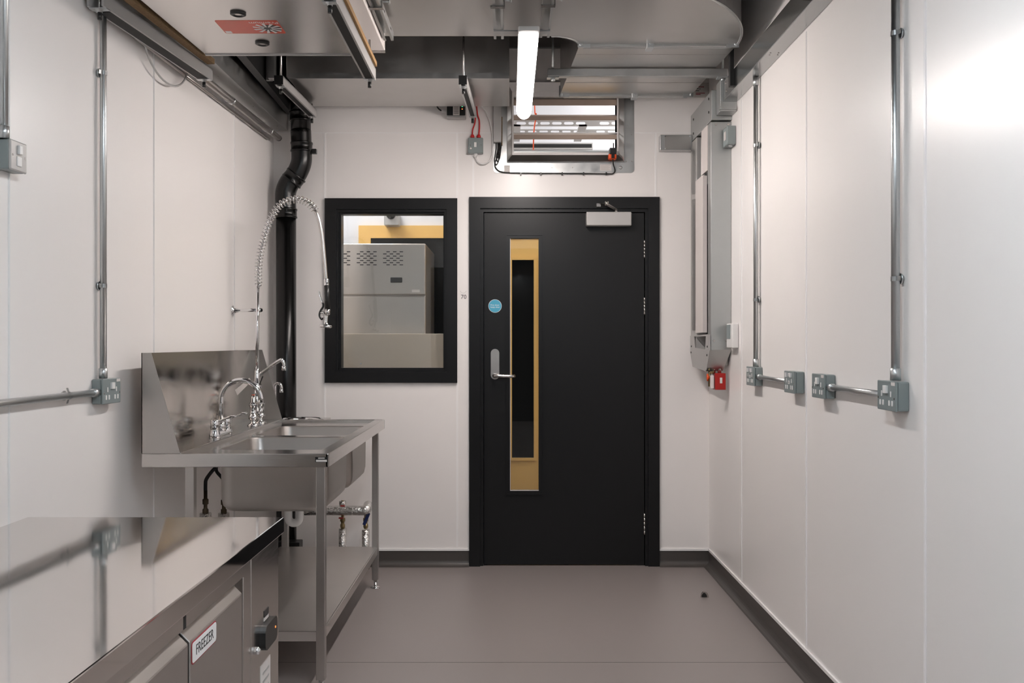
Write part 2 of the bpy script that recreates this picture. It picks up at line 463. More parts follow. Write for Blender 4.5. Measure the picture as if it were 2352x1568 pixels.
# hinges
for a, b in ((551, 592), (683, 723), (1179, 1227)):
    bm = NB(); n = 5
    for k in range(n):
        z0 = bz(b) + (bz(a) - bz(b)) * k / n; z1_ = bz(b) + (bz(a) - bz(b)) * (k + .94) / n
        tube(bm, [(bx(1480.5), yl - .004, z0), (bx(1480.5), yl - .004, z1_)], .006, 10)
    box(bm, bx(1478.5), bx(1482.5), yl - .001, yl + .01, bz(b), bz(a))
    obj('hinge', bm, 'steel', dr, label='brushed steel hinge')
# lever handle on a round-ended plate
hy = yl
pl = []
w = .0245
for k in range(13): pl.append((bx(1137) + w * math.cos(R(15 * k)), hy, bz(801) - w + w * math.sin(R(15 * k))))
for k in range(13): pl.append((bx(1137) - w * math.cos(R(15 * k)), hy, bz(871) + w - w * math.sin(R(15 * k))))
bm = NB(); prism(bm, pl, (0, -.012, 0))
hd = obj('door_handle', bm, 'steelrough', dr, label='satin steel lever handle on long rounded plate')
cz = bz(862); bm = NB()
lathe(bm, (bx(1136), hy - .012, cz), (0, -1, 0), [(0, .014), (.002, .0145), (.03, .011), (.034, .010)])
obj('spindle_rose', bm, 'steel', hd)
bm = NB(); tube(bm, smooth_path([(bx(1136), hy - .03, cz), (bx(1136), hy - .052, cz), (bx(1141), hy - .058, cz), (bx(1158), hy - .058, cz - .002), (bx(1174), hy - .056, cz - .003), (bx(1179.5), hy - .050, cz - .003), (bx(1179.5), hy - .034, cz - .003)], 5), .0095, 12)
obj('lever', bm, 'steel', hd)
# keep-shut disc
bm = NB(); lathe(bm, (bx(1137), yl, bz(702.5)), (0, -1, 0), [(0, .0385), (.0008, .0385)], 40)
sg = obj('fire_door_sign', bm, 'white', dr, label='round blue sign reading Fire door keep shut')
bm = NB(); lathe(bm, (bx(1137), yl - .0008, bz(702.5)), (0, -1, 0), [(0, .0365), (.0006, .0365)], 40); obj('blue_disc', bm, 'signblue', sg)
for t, dz in (('Fire door', .0055), ('keep shut', -.0065)):
    bm = text_bm(t, .0135, lambda u, v, dz=dz: (bx(1137) + u, yl - .0014, bz(702.5) + dz + v), (0, -.0005, 0)); obj('sign_text', bm, 'white', sg)
# closer
bm = NB(); box(bm, bx(1345), bx(1448), yl - .062, yl, bz(520.5), bz(489), .006, 3)
cl = obj('door_closer', bm, 'greyl', dr, label='silver overhead door closer')
bm = NB(); tube(bm, [(bx(1414), yl - .032, bz(489)), (bx(1414), yl - .032, bz(484))], .009, 12)
obox(bm, (bx(1414), yl - .032, bz(483)), (bx(1390), yl - .10, bz(474)), .02, .006)
obj('closer_arm', bm, 'steel', cl)
bm = NB(); obox(bm, (bx(1390), yl - .10, bz(472)), (bx(1378), YW - .03, bz(469)), .016, .006)
tube(bm, [(bx(1390), yl - .10, bz(477)), (bx(1390), yl - .10, bz(468))], .011, 14)
box(bm, bx(1369), bx(1379), YW - .034, YW - .0175, bz(476.5), bz(468.5), .002)
obj('closer_bracket', bm, 'steel', cl)
# wall sticker and pencilled number between window and door
bm = text_bm('70', .034, lambda u, v: (bx(1065) + u, YW - .0003, bz(682) + v), (0, -.0005, 0))
obj('handwritten_number', bm, 'ink', wb, label='handwritten 70 on the wall')
bm = NB(); tube(bm, arc((bx(1064), YW - .0008, bz(665)), .019, 200, 340, 10), .0007, 5); tube(bm, [(bx(1057), YW - .0008, bz(675)), (bx(1071), YW - .0008, bz(675))], .0004, 5)
obj('pencil_mark', bm, 'greyl', wb)

# ------------------------------------------------------------------ corridor beyond
YC = 6.98
bm = NB(); box(bm, -3.2, 3.0, YW + .1, YC + .1, -.05, 0); struct('floor', bm, 'floor', 'corridor floor beyond the door')
bm = NB(); box(bm, -3.2, 3.0, YC, YC + .1, 0, 3.5); struct('wall_corridor', bm, 'corr', 'white corridor wall seen through the glass')
bm = NB(); box(bm, -3.2, 3.0, YW + .1, YC + .1, 3.3, 3.35); struct('ceiling', bm, 'corr', 'white corridor ceiling seen through the louvre')
for xx in (-1.6, 1.5):
    bm = NB(); box(bm, xx - .6, xx + .6, 6.1, 6.4, 3.22, 3.30)
    lp = obj('corridor_light', bm, 'lampc')
    tag(lp, 'flat white light panel above the corridor, %s of the door' % ('left' if xx < 0 else 'right'), 'light')
bm = NB(); box(bm, -3.3, -3.2, YW, YC, 0, 3.5); box(bm, 3.0, 3.1, YW, YC, 0, 3.5); struct('wall_corridor', bm, 'corr')
# opposite yellow door seen through the vision panel
def yellow_door(name, x0, x1, zt, g, lab):
    o = bpy.data.objects.new(name, None); COL.objects.link(o); o.location = ((x0 + x1) / 2, YC, 0); WL[o.name] = o.location.copy()
    o['kind'] = 'structure'; o['label'] = lab; o['category'] = 'door'
    w = .075
    bm = NB(); arch(bm, x0, x1, zt, x0 + w, x1 - w, zt - w, YC - .03, YC - .001); obj('door_frame', bm, 'yellow', o)
    gx0, gx1, gz0, gz1 = g
    bm = NB()
    box(bm, x0 + w, gx0, YC - .024, YC - .001, .01, zt - w); box(bm, gx1, x1 - w, YC - .024, YC - .001, .01, zt - w)
    box(bm, gx0, gx1, YC - .024, YC - .001, .01, gz0); box(bm, gx0, gx1, YC - .024, YC - .001, gz1, zt - w)
    lf = obj('door_leaf', bm, 'yellow', o)
    bm = NB(); ring(bm, gx0 - .02, gx1 + .02, gz0 - .02, gz1 + .02, gx0, gx1, gz0, gz1, YC - .034, YC - .024); obj('glazing_bead', bm, 'yellow', lf)
    bm = NB(); box(bm, gx0, gx1, YC - .014, YC - .010, gz0, gz1); obj('glass_pane', bm, 'darkglass', lf)
    bm = NB(); box(bm, gx0, gx1, YC - .006, YC - .002, gz0, gz1); obj('dark_room', bm, 'dark', lf)
    return o
k7 = YC - .02
yellow_door('door_2', PX(1130, k7) - .02, PX(1130, k7) + 1.05, 2.12, (PX(1176, k7), PX(1226, k7), PZ(1051, k7), PZ(597, k7)), 'yellow door with dark glass slot beyond the charcoal door')
yellow_door('door_3', PX(824, k7), PX(824, k7) + 1.0, PZ(518, k7), (PX(852, k7), PX(852, k7) + .80, .3, PZ(547, k7)), 'yellow framed glazed door beyond the window')
# grey box light above it
yb = YC - .14
t = thing('wall_light', (PX(898, yb), yb, PZ(517, yb)), 'small grey box light on the corridor wall above the fridge', 'light')
bm = NB(); box(bm, PX(882, yb), PX(915, yb), yb, YC - .001, PZ(517, yb), PZ(488, yb), .006); obj('box_body', bm, 'greyl', t)
bm = NB(); lathe(bm, (PX(898, yb), yb, PZ(493, yb)), (0, -1, 0), [(0, .033), (.02, .028), (.03, .01)]); obj('sensor_dome', bm, 'black', t)
# upright stainless fridge
fy = 6.1
fx0, fx1, fz = PX(977, fy) - .72, PX(977, fy), PZ(559, fy)
t = thing('upright_fridge', ((fx0 + fx1) / 2, fy + .35, 0), 'tall stainless fridge with slotted top panel seen through the window', 'fridge')
zl = PZ(678, fy)
bm = NB(); box(bm, fx0, fx1, fy + .03, fy + .72, .1, fz, .004); obj('cabinet', bm, 'warmsteel', t)
bm = NB(); box(bm, fx0, fx1, fy, fy + .03, zl + .003, fz, .008, 3)
pn = obj('vent_panel', bm, 'warmsteel', t)
bm = NB()
for r_ in range(7):
    for c in range(12):
        x = fx1 - .15 - c * .042 - (r_ % 2) * .021
        if c % 4 == 3: continue
        z = PZ(578 + r_ * 5, fy); box(bm, x - .014, x + .008, fy - .0015, fy + .001, z - .003, z + .003)
parts('vent_grille', bm, 'dark', pn, gap=.012)
bm = NB(); box(bm, PX(897, fy), PX(924, fy), fy - .012, fy, PZ(649, fy), PZ(637, fy), .004); obj('controller', bm, 'black', pn)
bm = NB(); box(bm, PX(946, fy), PX(964, fy), fy - .003, fy, PZ(671, fy), PZ(665, fy)); obj('badge', bm, 'paper', pn)
bm = NB(); box(bm, fx0, fx1, fy, fy + .03, .12, zl - .003, .008, 3); obj('fridge_door', bm, 'warmsteel', t)
bm = NB(); box(bm, fx0 + .02, fx1 - .02, fy + .05, fy + .7, 0, .1); obj('plinth', bm, 'black', t)
# low steel cupboard right behind the window
cy = 5.74
t = thing('steel_cupboard', (-.72, cy + .15, 0), 'low steel cupboard back standing right behind the window', 'cupboard')
bm = NB(); box(bm, -1.3, -.30, cy, cy + .3, 0, PZ(766, cy), .003); obj('cupboard_body', bm, 'beige', t)
bm = NB(); lathe(bm, (PX(829, cy), cy, PZ(835, cy)), (0, -1, 0), [(0, .006), (.003, .004)]); obj('screw', bm, 'chrome', t)
# cable trays and cable beyond the louvre
def tray(Y, p0, p1, q0, q1, name, lab, dz=0):
    z1_, z0_ = PZ(p0, Y), PZ(p1, Y); holes = []
    x = q0 + .05; n = 0
    zm = (z0_ + z1_) / 2; hh = (z1_ - z0_) * .22
    while x < q1 - .06:
        if n % 9 not in (4,): holes.append([(x + .022 + hh * math.cos(R(a)), zm + hh * math.sin(R(a))) for a in range(-90, 91, 45)] + [(x - .022 - hh * math.cos(R(a)), zm - hh * math.sin(R(a))) for a in range(-90, 91, 45)])
        x += .075; n += 1
    bm = NB(); plate(bm, [(q0, z0_), (q1, z0_), (q1, z1_), (q0, z1_)], holes, lambda u, v: Vector((u, Y, v)), (0, .002, 0))
    t = thing(name, ((q0 + q1) / 2, Y, z0_), lab, 'cable tray', 'cable trays behind the louvre')
    s1 = obj('side_rail', bm, 'greyl', t)
    bm = NB()
    for i in range(5):
        xx = q0 + .1 + i * .42; box(bm, xx, xx + .05, Y, Y + .25, z0_, z0_ + .012)
    parts('rung', bm, 'greyl', t)
    return t
tray(6.05, 276, 290, -.5, 1.4, 'cable_tray', 'grey slotted cable tray behind the louvre, upper of two')
tray(6.30, 297, 307, -.5, 1.4, 'cable_tray', 'grey slotted cable tray behind the louvre, lower of two')
bm = NB(); tube(bm, smooth_path([(PX(1228, 5.85), 5.85, 3.25), (PX(1228, 5.85), 5.85, PZ(244, 5.85)), (PX(1232, 5.85), 5.85, PZ(262, 5.85)), (PX(1227, 5.85), 5.85, PZ(295, 5.85)), (PX(1225, 5.85), 5.85, PZ(345, 5.85)), (PX(1225, 5.85), 5.85, 2.2)], 5), .004, 8)
tag(obj('orange_cable', bm, 'orange'), 'thin orange cable hanging behind the louvre', 'cable')
bm = NB(); box(bm, PX(1178, YC), PX(1360, YC), YC - .05, YC - .001, PZ(346, YC), PZ(331, YC)); 
g = obj('wall_grille', bm, 'greyl'); tag(g, 'long grey grille on the corridor wall behind the louvre', 'grille')
bm = NB(); box(bm, PX(1180, YC), PX(1358, YC), YC - .053, YC - .049, PZ(342, YC), PZ(334, YC)); obj('grille_slot', bm, 'dark', g)

# ------------------------------------------------------------------ louvre
t = thing('louvre_vent', (bx(1298), YW, VZ0), 'galvanised wall louvre with mitred frame above the door', 'vent')
bm = NB()
ol = rrect(bx(1133), bx(1456), bz(397), bz(100), .02, 4)
plate(bm, ol, [[(bx(1165), bz(373)), (bx(1432), bz(373)), (bx(1432), bz(112)), (bx(1165), bz(112))]], lambda u, v: Vector((u, YW, v)), (0, -.004, 0))
flg = obj('flange_plate', bm, 'galv', t)
bm = NB()
yo = YW - .03
def quad3(a, b, c, d): prism(bm, [a, b, c, d], (0, .003, 0))
o4 = [(bx(1165), yo, bz(373)), (bx(1432), yo, bz(373)), (bx(1432), yo, bz(112)), (bx(1165), yo, bz(112))]
i4 = [(VX0, YW + .01, VZ0), (VX1, YW + .01, VZ0), (VX1, YW + .01, bz(222)), (VX0, YW + .01, bz(222))]
i4[2] = (VX1, YW + .01, bz(216)); i4[3] = (VX0, YW + .01, bz(216))
o4[2] = (bx(1432), yo, bz(192)); o4[3] = (bx(1165), yo, bz(192))
loft(bm, [o4, i4], smooth=False)
loft(bm, [[(x, YW, z) for x, y, z in o4], o4], smooth=False)
obj('inner_frame', bm, 'duct', t)
bm = NB(); box(bm, VX0 - .004, VX0, YW + .005, YW + .1, VZ0, VZ1); box(bm, VX1, VX1 + .004, YW + .005, YW + .1, VZ0, VZ1); parts('reveal', bm, 'greyl', t)
for ya, yb_, m_ in ((224, 240, 'timber'), (263, 274, 'timber'), (306, 318, 'timber'), (345, 352, 'trunk')):
    bm = NB(); c = (bz(ya) + bz(yb_)) / 2; hh = (bz(ya) - bz(yb_)) / 2
    prism(bm, [(VX0, YW + .012, c - hh), (VX0, YW + .016, c - hh - .002), (VX0, YW + .075, c + hh + .012), (VX0, YW + .071, c + hh + .016), (VX0, YW + .012, c + hh * .6)], (VX1 - VX0, 0, 0))
    obj('blade', bm, m_, t)
for px, py in ((1220, 385), (1268, 385), (1315, 385), (1451, 309), (1438, 371), (1451, 371), (1157, 370)):
    bm = NB(); lathe(bm, (bx(px), YW - .004, bz(py)), (0, -1, 0), [(0, .004), (.002, .003)], 10); obj('rivet', bm, 'steelrough', flg)
for x0, x1, y0, y1 in ((1378, 1404, 378, 392), (1158, 1171, 380, 396)):
    bm = NB(); box(bm, bx(x0), bx(x1), YW - .0048, YW - .004, bz(y1), bz(y0)); lb = obj('paper_label', bm, 'paper', t)
    bm = NB()
    for q in range(5): box(bm, bx(x0 + 2), bx(x1 - 3 - (q % 2) * 3), YW - .0051, YW - .0047, bz(y0 + 3 + q * 2.3), bz(y0 + 2.4 + q * 2.3))
    obj('label_print', bm, 'greyl', lb)
bm = NB(); lathe(bm, (bx(1425), YW - .004, bz(385)), (0, -1, 0), [(0, .010), (.003, .010), (.004, .006)], 18); obj('plug', bm, 'galv', flg)
# louvre position sensor, orange and black
t = thing('louvre_sensor', (bx(1403), YW - .05, bz(371)), 'orange and black sensor clamped at the louvre corner with black lead', 'sensor')
bm = NB(); box(bm, bx(1395), bx(1413), YW - .075, YW - .03, bz(370), bz(358), .006, 3); obj('sensor_body', bm, 'orange', t)
bm = NB(); box(bm, bx(1397), bx(1412), YW - .085, YW - .02, bz(360), bz(346), .003); box(bm, bx(1401), bx(1408), YW - .08, YW - .05, bz(369), bz(358)); tube(bm, [(bx(1407), YW - .05, bz(347)), (bx(1407.5), YW - .04, bz(332))], .003, 8)
obj('sensor_clamp', bm, 'black', t)
yk = YW - .012
bm = NB(); tube(bm, smooth_path([(bx(1405), YW - .06, bz(369)), (bx(1407), YW - .04, bz(380)), (bx(1412), yk, bz(392)), (bx(1407), yk, bz(399.5)), (bx(1390), yk, bz(400)), (bx(1300), yk, bz(399)), (bx(1200), yk, bz(398)), (bx(1155), yk, bz(396)), (bx(1140), yk, bz(388)), (bx(1137), yk, bz(375)), (bx(1143), yk, bz(360)), (bx(1146), yk, bz(345)), (bx(1147), YW - .02, bz(331))], 5), .0035, 8)
cb = obj('sensor_lead', bm, 'rubber', t)
bm = NB()
for px in (1196, 1242, 1291, 1340, 1392): box(bm, bx(px) - .004, bx(px) + .004, YW - .018, YW - .0, bz(403), bz(396.5))
parts('cable_clip', bm, 'black', cb)
# aluminium actuator trunk left of the louvre
t = thing('louvre_actuator', (bx(1143), YW - .04, bz(331)), 'slim silver actuator trunk with looped black leads left of the louvre', 'actuator')
bm = NB(); box(bm, bx(1133.5), bx(1152), YW - .045, YW - .005, bz(330), PZ(228, YW), .003); obj('actuator_body', bm, 'greyl', t)
bm = NB(); box(bm, bx(1152), bx(1154), YW - .03, YW - .01, bz(335), bz(271)); obj('backing_strip', bm, 'felt', t)
bm = NB()
for dx, lo_ in ((0, 379), (4, 372), (7, 366)):
    tube(bm, smooth_path([(bx(1140 + dx), YW - .025, bz(330)), (bx(1140 + dx), YW - .028, bz(345)), (bx(1136 + dx), YW - .02, bz(lo_ - 10)), (bx(1140 + dx), YW - .018, bz(lo_)), (bx(1146 + dx * .5), YW - .022, bz(lo_ - 12)), (bx(1145 + dx), YW - .026, bz(331))], 5), .0028, 7)
parts('looped_lead', bm, 'rubber', t)

# ------------------------------------------------------------------ small electrics on the back wall
t = thing('relay_box', (bx(1049), YW, bz(276)), 'black and clear relay box with white label high on the end wall', 'control box')
bm = NB(); box(bm, bx(1027), bx(1071), YW - .06, YW, bz(276), bz(244), .006); obj('clear_base', bm, 'greyl', t)
bm = NB(); box(bm, bx(1028), bx(1070), YW - .068, YW - .058, bz(271), bz(243), .004); fr_ = obj('front_cover', bm, 'black', t)
bm = NB(); box(bm, bx(1042), bx(1057), YW - .069, YW - .0675, bz(271), bz(246)); lb = obj('rating_label', bm, 'paper', t)
bm = NB()
for q in range(8): box(bm, bx(1044), bx(1055), YW - .0695, YW - .069, bz(250 + q * 2.5), bz(249.2 + q * 2.5))
obj('label_print', bm, 'ink', lb)
bm = NB(); lathe(bm, (bx(1063), YW - .068, bz(251)), (0, -1, 0), [(0, .003), (.002, .002)], 10); obj('green_light', bm, 'led_g', fr_)
bm = NB(); lathe(bm, (bx(1063), YW - .068, bz(257)), (0, -1, 0), [(0, .003), (.002, .002)], 10); obj('red_light', bm, 'led_r', fr_)
bm = NB(); tube(bm, [(bx(1027), YW - .03, bz(258)), (bx(1015), YW - .03, bz(258))], [.012, .010], 12); obj('cable_gland', bm, 'white', t)
bm = NB(); tube(bm, smooth_path([(bx(1018), YW - .03, bz(258)), (bx(1010), YW - .028, bz(254)), (bx(1004), YW - .02, bz(245)), (bx(998), YW - .02, bz(225))], 5), .004, 8); obj('black_cable', bm, 'rubber', t)

t = thing('fused_spur', (bx(1093), YW, bz(355)), 'grey metal fused spur with two red glands on the end wall', 'switch')
bm = NB(); box(bm, bx(1075.5), bx(1110), YW - .04, YW, bz(355), bz(319), .005, 2); fs = obj('spur_box', bm, 'grey', t)
bm = NB(); box(bm, bx(1089.5), bx(1095), YW - .045, YW - .039, bz(341), bz(330), .001); obj('rocker', bm, 'white', fs)
bm = NB(); lathe(bm, (bx(1082), YW - .04, bz(344)), (0, -1, 0), [(0, .0055), (.002, .005)], 14); obj('neon', bm, 'paper', fs)
bm = NB()
for px in (1081, 1105): lathe(bm, (bx(px), YW - .04, bz(336.5)), (0, -1, 0), [(0, .0035), (.001, .003)], 10)
parts('screw', bm, 'steel', fs)
for px in (1085.5, 1100):
    bm = NB(); lathe(bm, (bx(px), YW - .022, bz(319)), (0, 0, 1), [(0, .011), (.008, .0125), (.016, .010), (.022, .006)], 12); obj('red_gland', bm, 'redc', t)
for p in ([(1085.5, 314), (1086, 300), (1091, 285), (1092, 272), (1090, 262)], [(1100, 314), (1101.5, 295), (1101, 278), (1097, 264), (1094, 235)]):
    bm = NB(); tube(bm, smooth_path([(bx(a), YW - .022, bz(b)) for a, b in p], 6), .0042, 8); obj('red_cable', bm, 'redc', t)
bm = NB(); lathe(bm, (bx(1093), YW - .022, bz(355)), (0, 0, -1), [(0, .011), (.006, .013), (.016, .010), (.02, .006)], 12); obj('white_gland', bm, 'white', t)
bm = NB(); tube(bm, smooth_path([(bx(a), YW - .02, bz(b)) for a, b in ((1093, 362), (1097, 372), (1108, 378), (1122, 373), (1130, 358), (1132, 330), (1129, 295), (1118, 262), (1105, 244), (1100, 225))], 6), .0042, 8)
obj('white_cable', bm, 'white', t)

# ------------------------------------------------------------------ sockets, conduit
def saddle(name, p, axis, out, r, lab):
    """spacer-bar saddle clip round a conduit; axis = conduit direction, out = away from the wall"""
    p, axis, out = Vector(p), Vector(axis), Vector(out); side = axis.cross(out).normalized()
    t = thing(name, p, lab, 'clip', 'conduit saddles')
    bm = NB(); pts = [p + side * (r + .014) - out * (r * .35)] + [p + (side * math.cos(R(a)) + out * math.sin(R(a))) * (r + .0015) for a in range(0, 181, 20)] + [p - side * (r + .014) - out * (r * .35)]
    vs = []
    for q in pts:
        vs.append([bm.verts.new(q + axis * .007), bm.verts.new(q - axis * .007)])
    for a, b in zip(vs, vs[1:]): bm.faces.new([a[0], a[1], b[1], b[0]])
    bmesh.ops.solidify(bm, geom=bm.faces[:], thickness=.002)
    obj('saddle_strap', bm, 'zinc', t)
    bm = NB()
    lathe(bm, p - out * (r + .0), -out, [(0, .016), (.004, .016), (.005, .012), (.0095, .012)], 16)
    obj('spacer_base', bm, 'zinc', t)
    return t

def socket(kind):
    """twin outlet on a metal back box, local axes: x along the wall, y away from it"""
    t = thing('twin_socket', (0, 0, 0), 'x', 'socket', 'twin sockets along the walls')
    bm = NB(); box(bm, -.0685, .0685, 0, .034, 0, .086, .005, 3); obj('back_box', bm, 'grey', t)
    bm = NB(); box(bm, -.0700, .0700, .034, .041, -.001, .087, .003, 2); fp = obj('face_plate', bm, 'grey', t)
    bm = NB()
    for s in (-1, 1):
        for dx in (-.011, .011):
            box(bm, s * .034 + dx - .005, s * .034 + dx + .005, .040, .0425, .014, .030, .002)
        box(bm, s * .034 - .0035, s * .034 + .0035, .040, .0425, .040, .057, .002)
    parts('shutter', bm, 'white', fp)
    bm = NB()
    if kind == 'plain':
        for s in (-1, 1): box(bm, s * .006 - .0055, s * .006 + .0055, .040, .048, .050, .073, .001)
    else:
        for s in (-1, 1): prism(bm, [(s * .030 - .005, .040, .062), (s * .030 + .005, .040, .062), (s * .030 + .005, .040, .080), (s * .030 - .005, .040, .080)], (0, .008, 0))
        box(bm, -.009, .009, .040, .0425, .066, .078); box(bm, -.009, .009, .040, .0425, .036, .048)
    parts('rocker', bm, 'white', fp)
    if kind == 'plain':
        bm = NB(); box(bm, -.064, -.036, .0405, .0415, .074, .084); obj('circuit_label', bm, 'paper', fp)
    else:
        bm = NB()
        for z in (.069, .073, .040, .044): box(bm, -.006, -.001, .0424, .0428, z - .001, z + .001); box(bm, .001, .006, .0424, .0428, z - .001, z + .001)
        parts('usb_slot', bm, 'ink', fp)
    bm = NB()
    for s in (-1, 1): lathe(bm, (s * .060, .041, .036), (0, 1, 0), [(0, .0035), (.001, .003)], 10)
    parts('screw', bm, 'steel', fp)
    return t
ZS = 1.091
RR = R(90); RLt = R(-90) - math.atan(.03)
s_usb = socket('usb'); s_pl = socket('plain')
def rcy(px_far, px_near): return (YR(px_far, .0385) + YR(px_near, .0385)) / 2
s_usb.location = (XR, rcy(1716, 1732), ZS + .002); s_usb.rotation_euler = (0, 0, RR); s_usb['label'] = 'grey metal twin socket at the far end of the right wall, below the thermostat side'; s_usb['label'] = 'grey twin socket with USB, farthest on the right wall under the thin conduit'
YS1 = s_usb.location.y
YS2 = rcy(1802, 1826); dup(s_usb, (XR, YS2, ZS), RR, 'grey twin socket with USB, second from the far end, no conduit above')
YS3 = rcy(1866.5, 1894); s_pl.location = (XR, YS3, ZS); s_pl.rotation_euler = (0, 0, RR); s_pl['label'] = 'grey plain twin socket on the right wall at far end of short conduit'
YS4 = rcy(2016, 2060); dup(s_pl, (XR, YS4, ZS), RR, 'grey plain twin socket nearest on the right wall under tall conduit')
YS5 = YL(257, .04); dup(s_pl, (XL(YS5), YS5, 1.079), RLt, 'grey plain twin socket on the left wall above the steel counter')
for o in (s_usb, s_pl): WL[o.name] = o.location.copy()
# single switched spur at the left edge
t = thing('fused_spur', (XL(2.745), 2.745, 1.78), 'grey single fused switch at the left edge of the left wall', 'switch', rot=RLt)
def lobj(n, b, m, p, **k): return obj(n, b, m, p, local=True, **k)
def lparts(n, b, m, p, **k): return parts(n, b, m, p, local=True, **k)
bm = NB(); box(bm, -.043, .043, 0, .038, 0, .086, .005, 3); lobj('back_box', bm, 'grey', t)
bm = NB(); box(bm, -.0435, .0435, .036, .044, -.0005, .0865, .004, 2); fp = lobj('face_plate', bm, 'greyl', t)
bm = NB(); box(bm, -.008, .008, .043, .052, .048, .074, .002); lobj('rocker', bm, 'white', fp)
bm = NB(); box(bm, -.012, .012, .043, .047, .014, .042, .002); lobj('fuse_holder', bm, 'white', fp)
bm = NB()
for s in (-1, 1): lathe(bm, (s * .032, .044, .043), (0, 1, 0), [(0, .0035), (.001, .003)], 10)
lparts('screw', bm, 'steel', fp)
# conduits
def conduit(p0, p1, r, lab, adapt=None):
    t = thing('conduit', p0 if p0[2] < p1[2] else p1, lab, 'conduit', 'galvanised conduits')
    bm = NB(); tube(bm, [p0, p1], r, 16); obj('conduit_tube', bm, 'zinc', t)
    if adapt:
        for a in adapt:
            a = Vector(a); d = (Vector(p1) - Vector(p0)).normalized()
            if (a - Vector(p1)).length < (a - Vector(p0)).length: d = -d
            bm = NB(); lathe(bm, a, d, [(0, r + .003), (.035, r + .003), (.036, r)], 16); obj('coupler', bm, 'zinc', t)
    return t
xc = XR - .021
y = YR(1736, .021); conduit((xc, y, ZS + .088), (xc, y, 2.51), .0105, 'thin vertical conduit rising from the farthest right wall socket', [(xc, y, ZS + .088), (xc, y, 2.51)])
for py in (334, 688): saddle('conduit_saddle', (xc, y, PZ(py, y)), (0, 0, 1), (-1, 0, 0), .0105, 'galvanised saddle on the thin right wall conduit, %s one' % ('upper' if py < 500 else 'lower'))
y = YR(2057, .021); conduit((xc, y, ZS + .088), (xc, y, 2.511), .0125, 'thick vertical conduit rising from the nearest right wall socket', [(xc, y, ZS + .088)])
for py in (77, 640): saddle('conduit_saddle', (xc, y, PZ(py, y)), (0, 0, 1), (-1, 0, 0), .0125, 'galvanised saddle on the thick right wall conduit, %s one' % ('upper' if py < 500 else 'lower'))
zc = ZS + .042
conduit((xc, YS1 - .069, zc + .002), (xc, YS2 + .069, zc), .0095, 'short horizontal conduit joining the two far USB sockets', [(xc, YS1 - .069, zc + .002)])
conduit((xc, YS3 - .069, zc), (xc, YS4 + .069, zc), .0105, 'short horizontal conduit joining the two plain right wall sockets', [(xc, YS3 - .069, zc)])
y = YL(237, .021); xx = XL(y) + .021
conduit((xx, y, 1.166), (xx, y, 2.9), .0112, 'vertical conduit above the left wall twin socket', [(xx, y, 1.166)])
for py in (168, 656): saddle('conduit_saddle', (xx, y, PZ(py, y)), (0, 0, 1), (1, 0, 0), .0112, 'galvanised saddle on the left wall vertical conduit, %s one' % ('upper' if py < 500 else 'lower'))
y2 = 2.0; zz = 1.120
conduit((XL(YS5 - .07) + .021, YS5 - .069, zz), (XL(y2) + .021, y2, zz), .0112, 'horizontal conduit running left from the left wall socket', [(XL(YS5 - .07) + .021, YS5 - .069, zz)])
ys = YL(157, .021); saddle('conduit_saddle', (XL(ys) + .021, ys, zz), (0.03, 1, 0), (1, 0, 0), .0112, 'galvanised saddle on the horizontal left wall conduit')
y = YL(9, .021); xx = XL(y) + .021
conduit((xx, y, 1.867), (xx, y, 2.95), .0112, 'vertical conduit above the single switch at the left edge', [(xx, y, 1.867)])

# wire loop on the left wall
pts = []
for a in range(-187, 8, 8):
    yy = 3.87 + .235 * math.cos(R(a)); zz_ = 2.485 + .145 * math.sin(R(a)); pts.append((XL(yy) + .03, yy, zz_))
bm = NB(); tube(bm, pts, .004, 8); tag(obj('cable_loop', bm, 'greyl'), 'thin grey cable loop hanging against the left wall', 'cable')

# ------------------------------------------------------------------ trunking along both side walls
t = thing('cable_trunking', (1.12, 2.2, 2.51), 'dark edged steel trunking beam along the top of the right wall', 'trunking')
bm = NB(); box(bm, 1.083, XR - .001, -.6, 4.90, 2.512, 2.612, .002); obj('trunking_body', bm, 'beam', t)
bm = NB()
for (px, py) in ((1780, 112), (1786, 106), (1805, 111), (1812, 106)):
    yy = 4.03 + random.random() * .03; 
for dx, dy in ((.018, 0), (.022, .03), (.052, 0), (.056, .03)):
    lathe(bm, (1.083 + dx, 4.04 + dy, 2.512), (0, 0, -1), [(0, .004), (.002, .003)], 10)
for yy, z in ((4.78, 2.545), (4.68, 2.60 - .01), (4.80, 2.59)): lathe(bm, (1.083, yy, z), (-1, 0, 0), [(0, .006), (.003, .005)], 10)
parts('rivet', bm, 'steelrough', t)
bm = NB(); box(bm, 1.070, XR - .001, 4.86, 4.955, 2.465, 2.625, .003); cr = obj('corner_piece', bm, 'trunk', t)
bm = NB(); box(bm, 1.064, 1.150, 4.845, 4.87, 2.470, 2.485); obj('corner_lip', bm, 'galv', cr)
for y_, w_ in ((4.62, .035), (3.42, .05)):
    bm = NB(); box(bm, 1.065, 1.083, y_, y_ + w_, 2.53, 2.99); obj('hanger_strap', bm, 'black', t)
t = thing('cable_trunking', (-1.33, 4.8, 2.51), 'grey steel trunking along the top of the left wall', 'trunking')
bm = NB(); prism(bm, [(XL(3.0) + .004, 3.0, 2.512), (XL(5.53) + .004, 5.53, 2.512), (XL(5.53) + .085, 5.53, 2.512), (XL(3.0) + .15, 3.0, 2.512)], (0, 0, .11)); tb = obj('trunking_body', bm, 'galv', t)
bm = NB()
for y_ in (4.35, 4.40, 4.9, 4.95, 5.4): lathe(bm, (XL(y_) + .06, y_, 2.512), (0, 0, -1), [(0, .004), (.002, .003)], 10)
parts('rivet', bm, 'steel', tb)
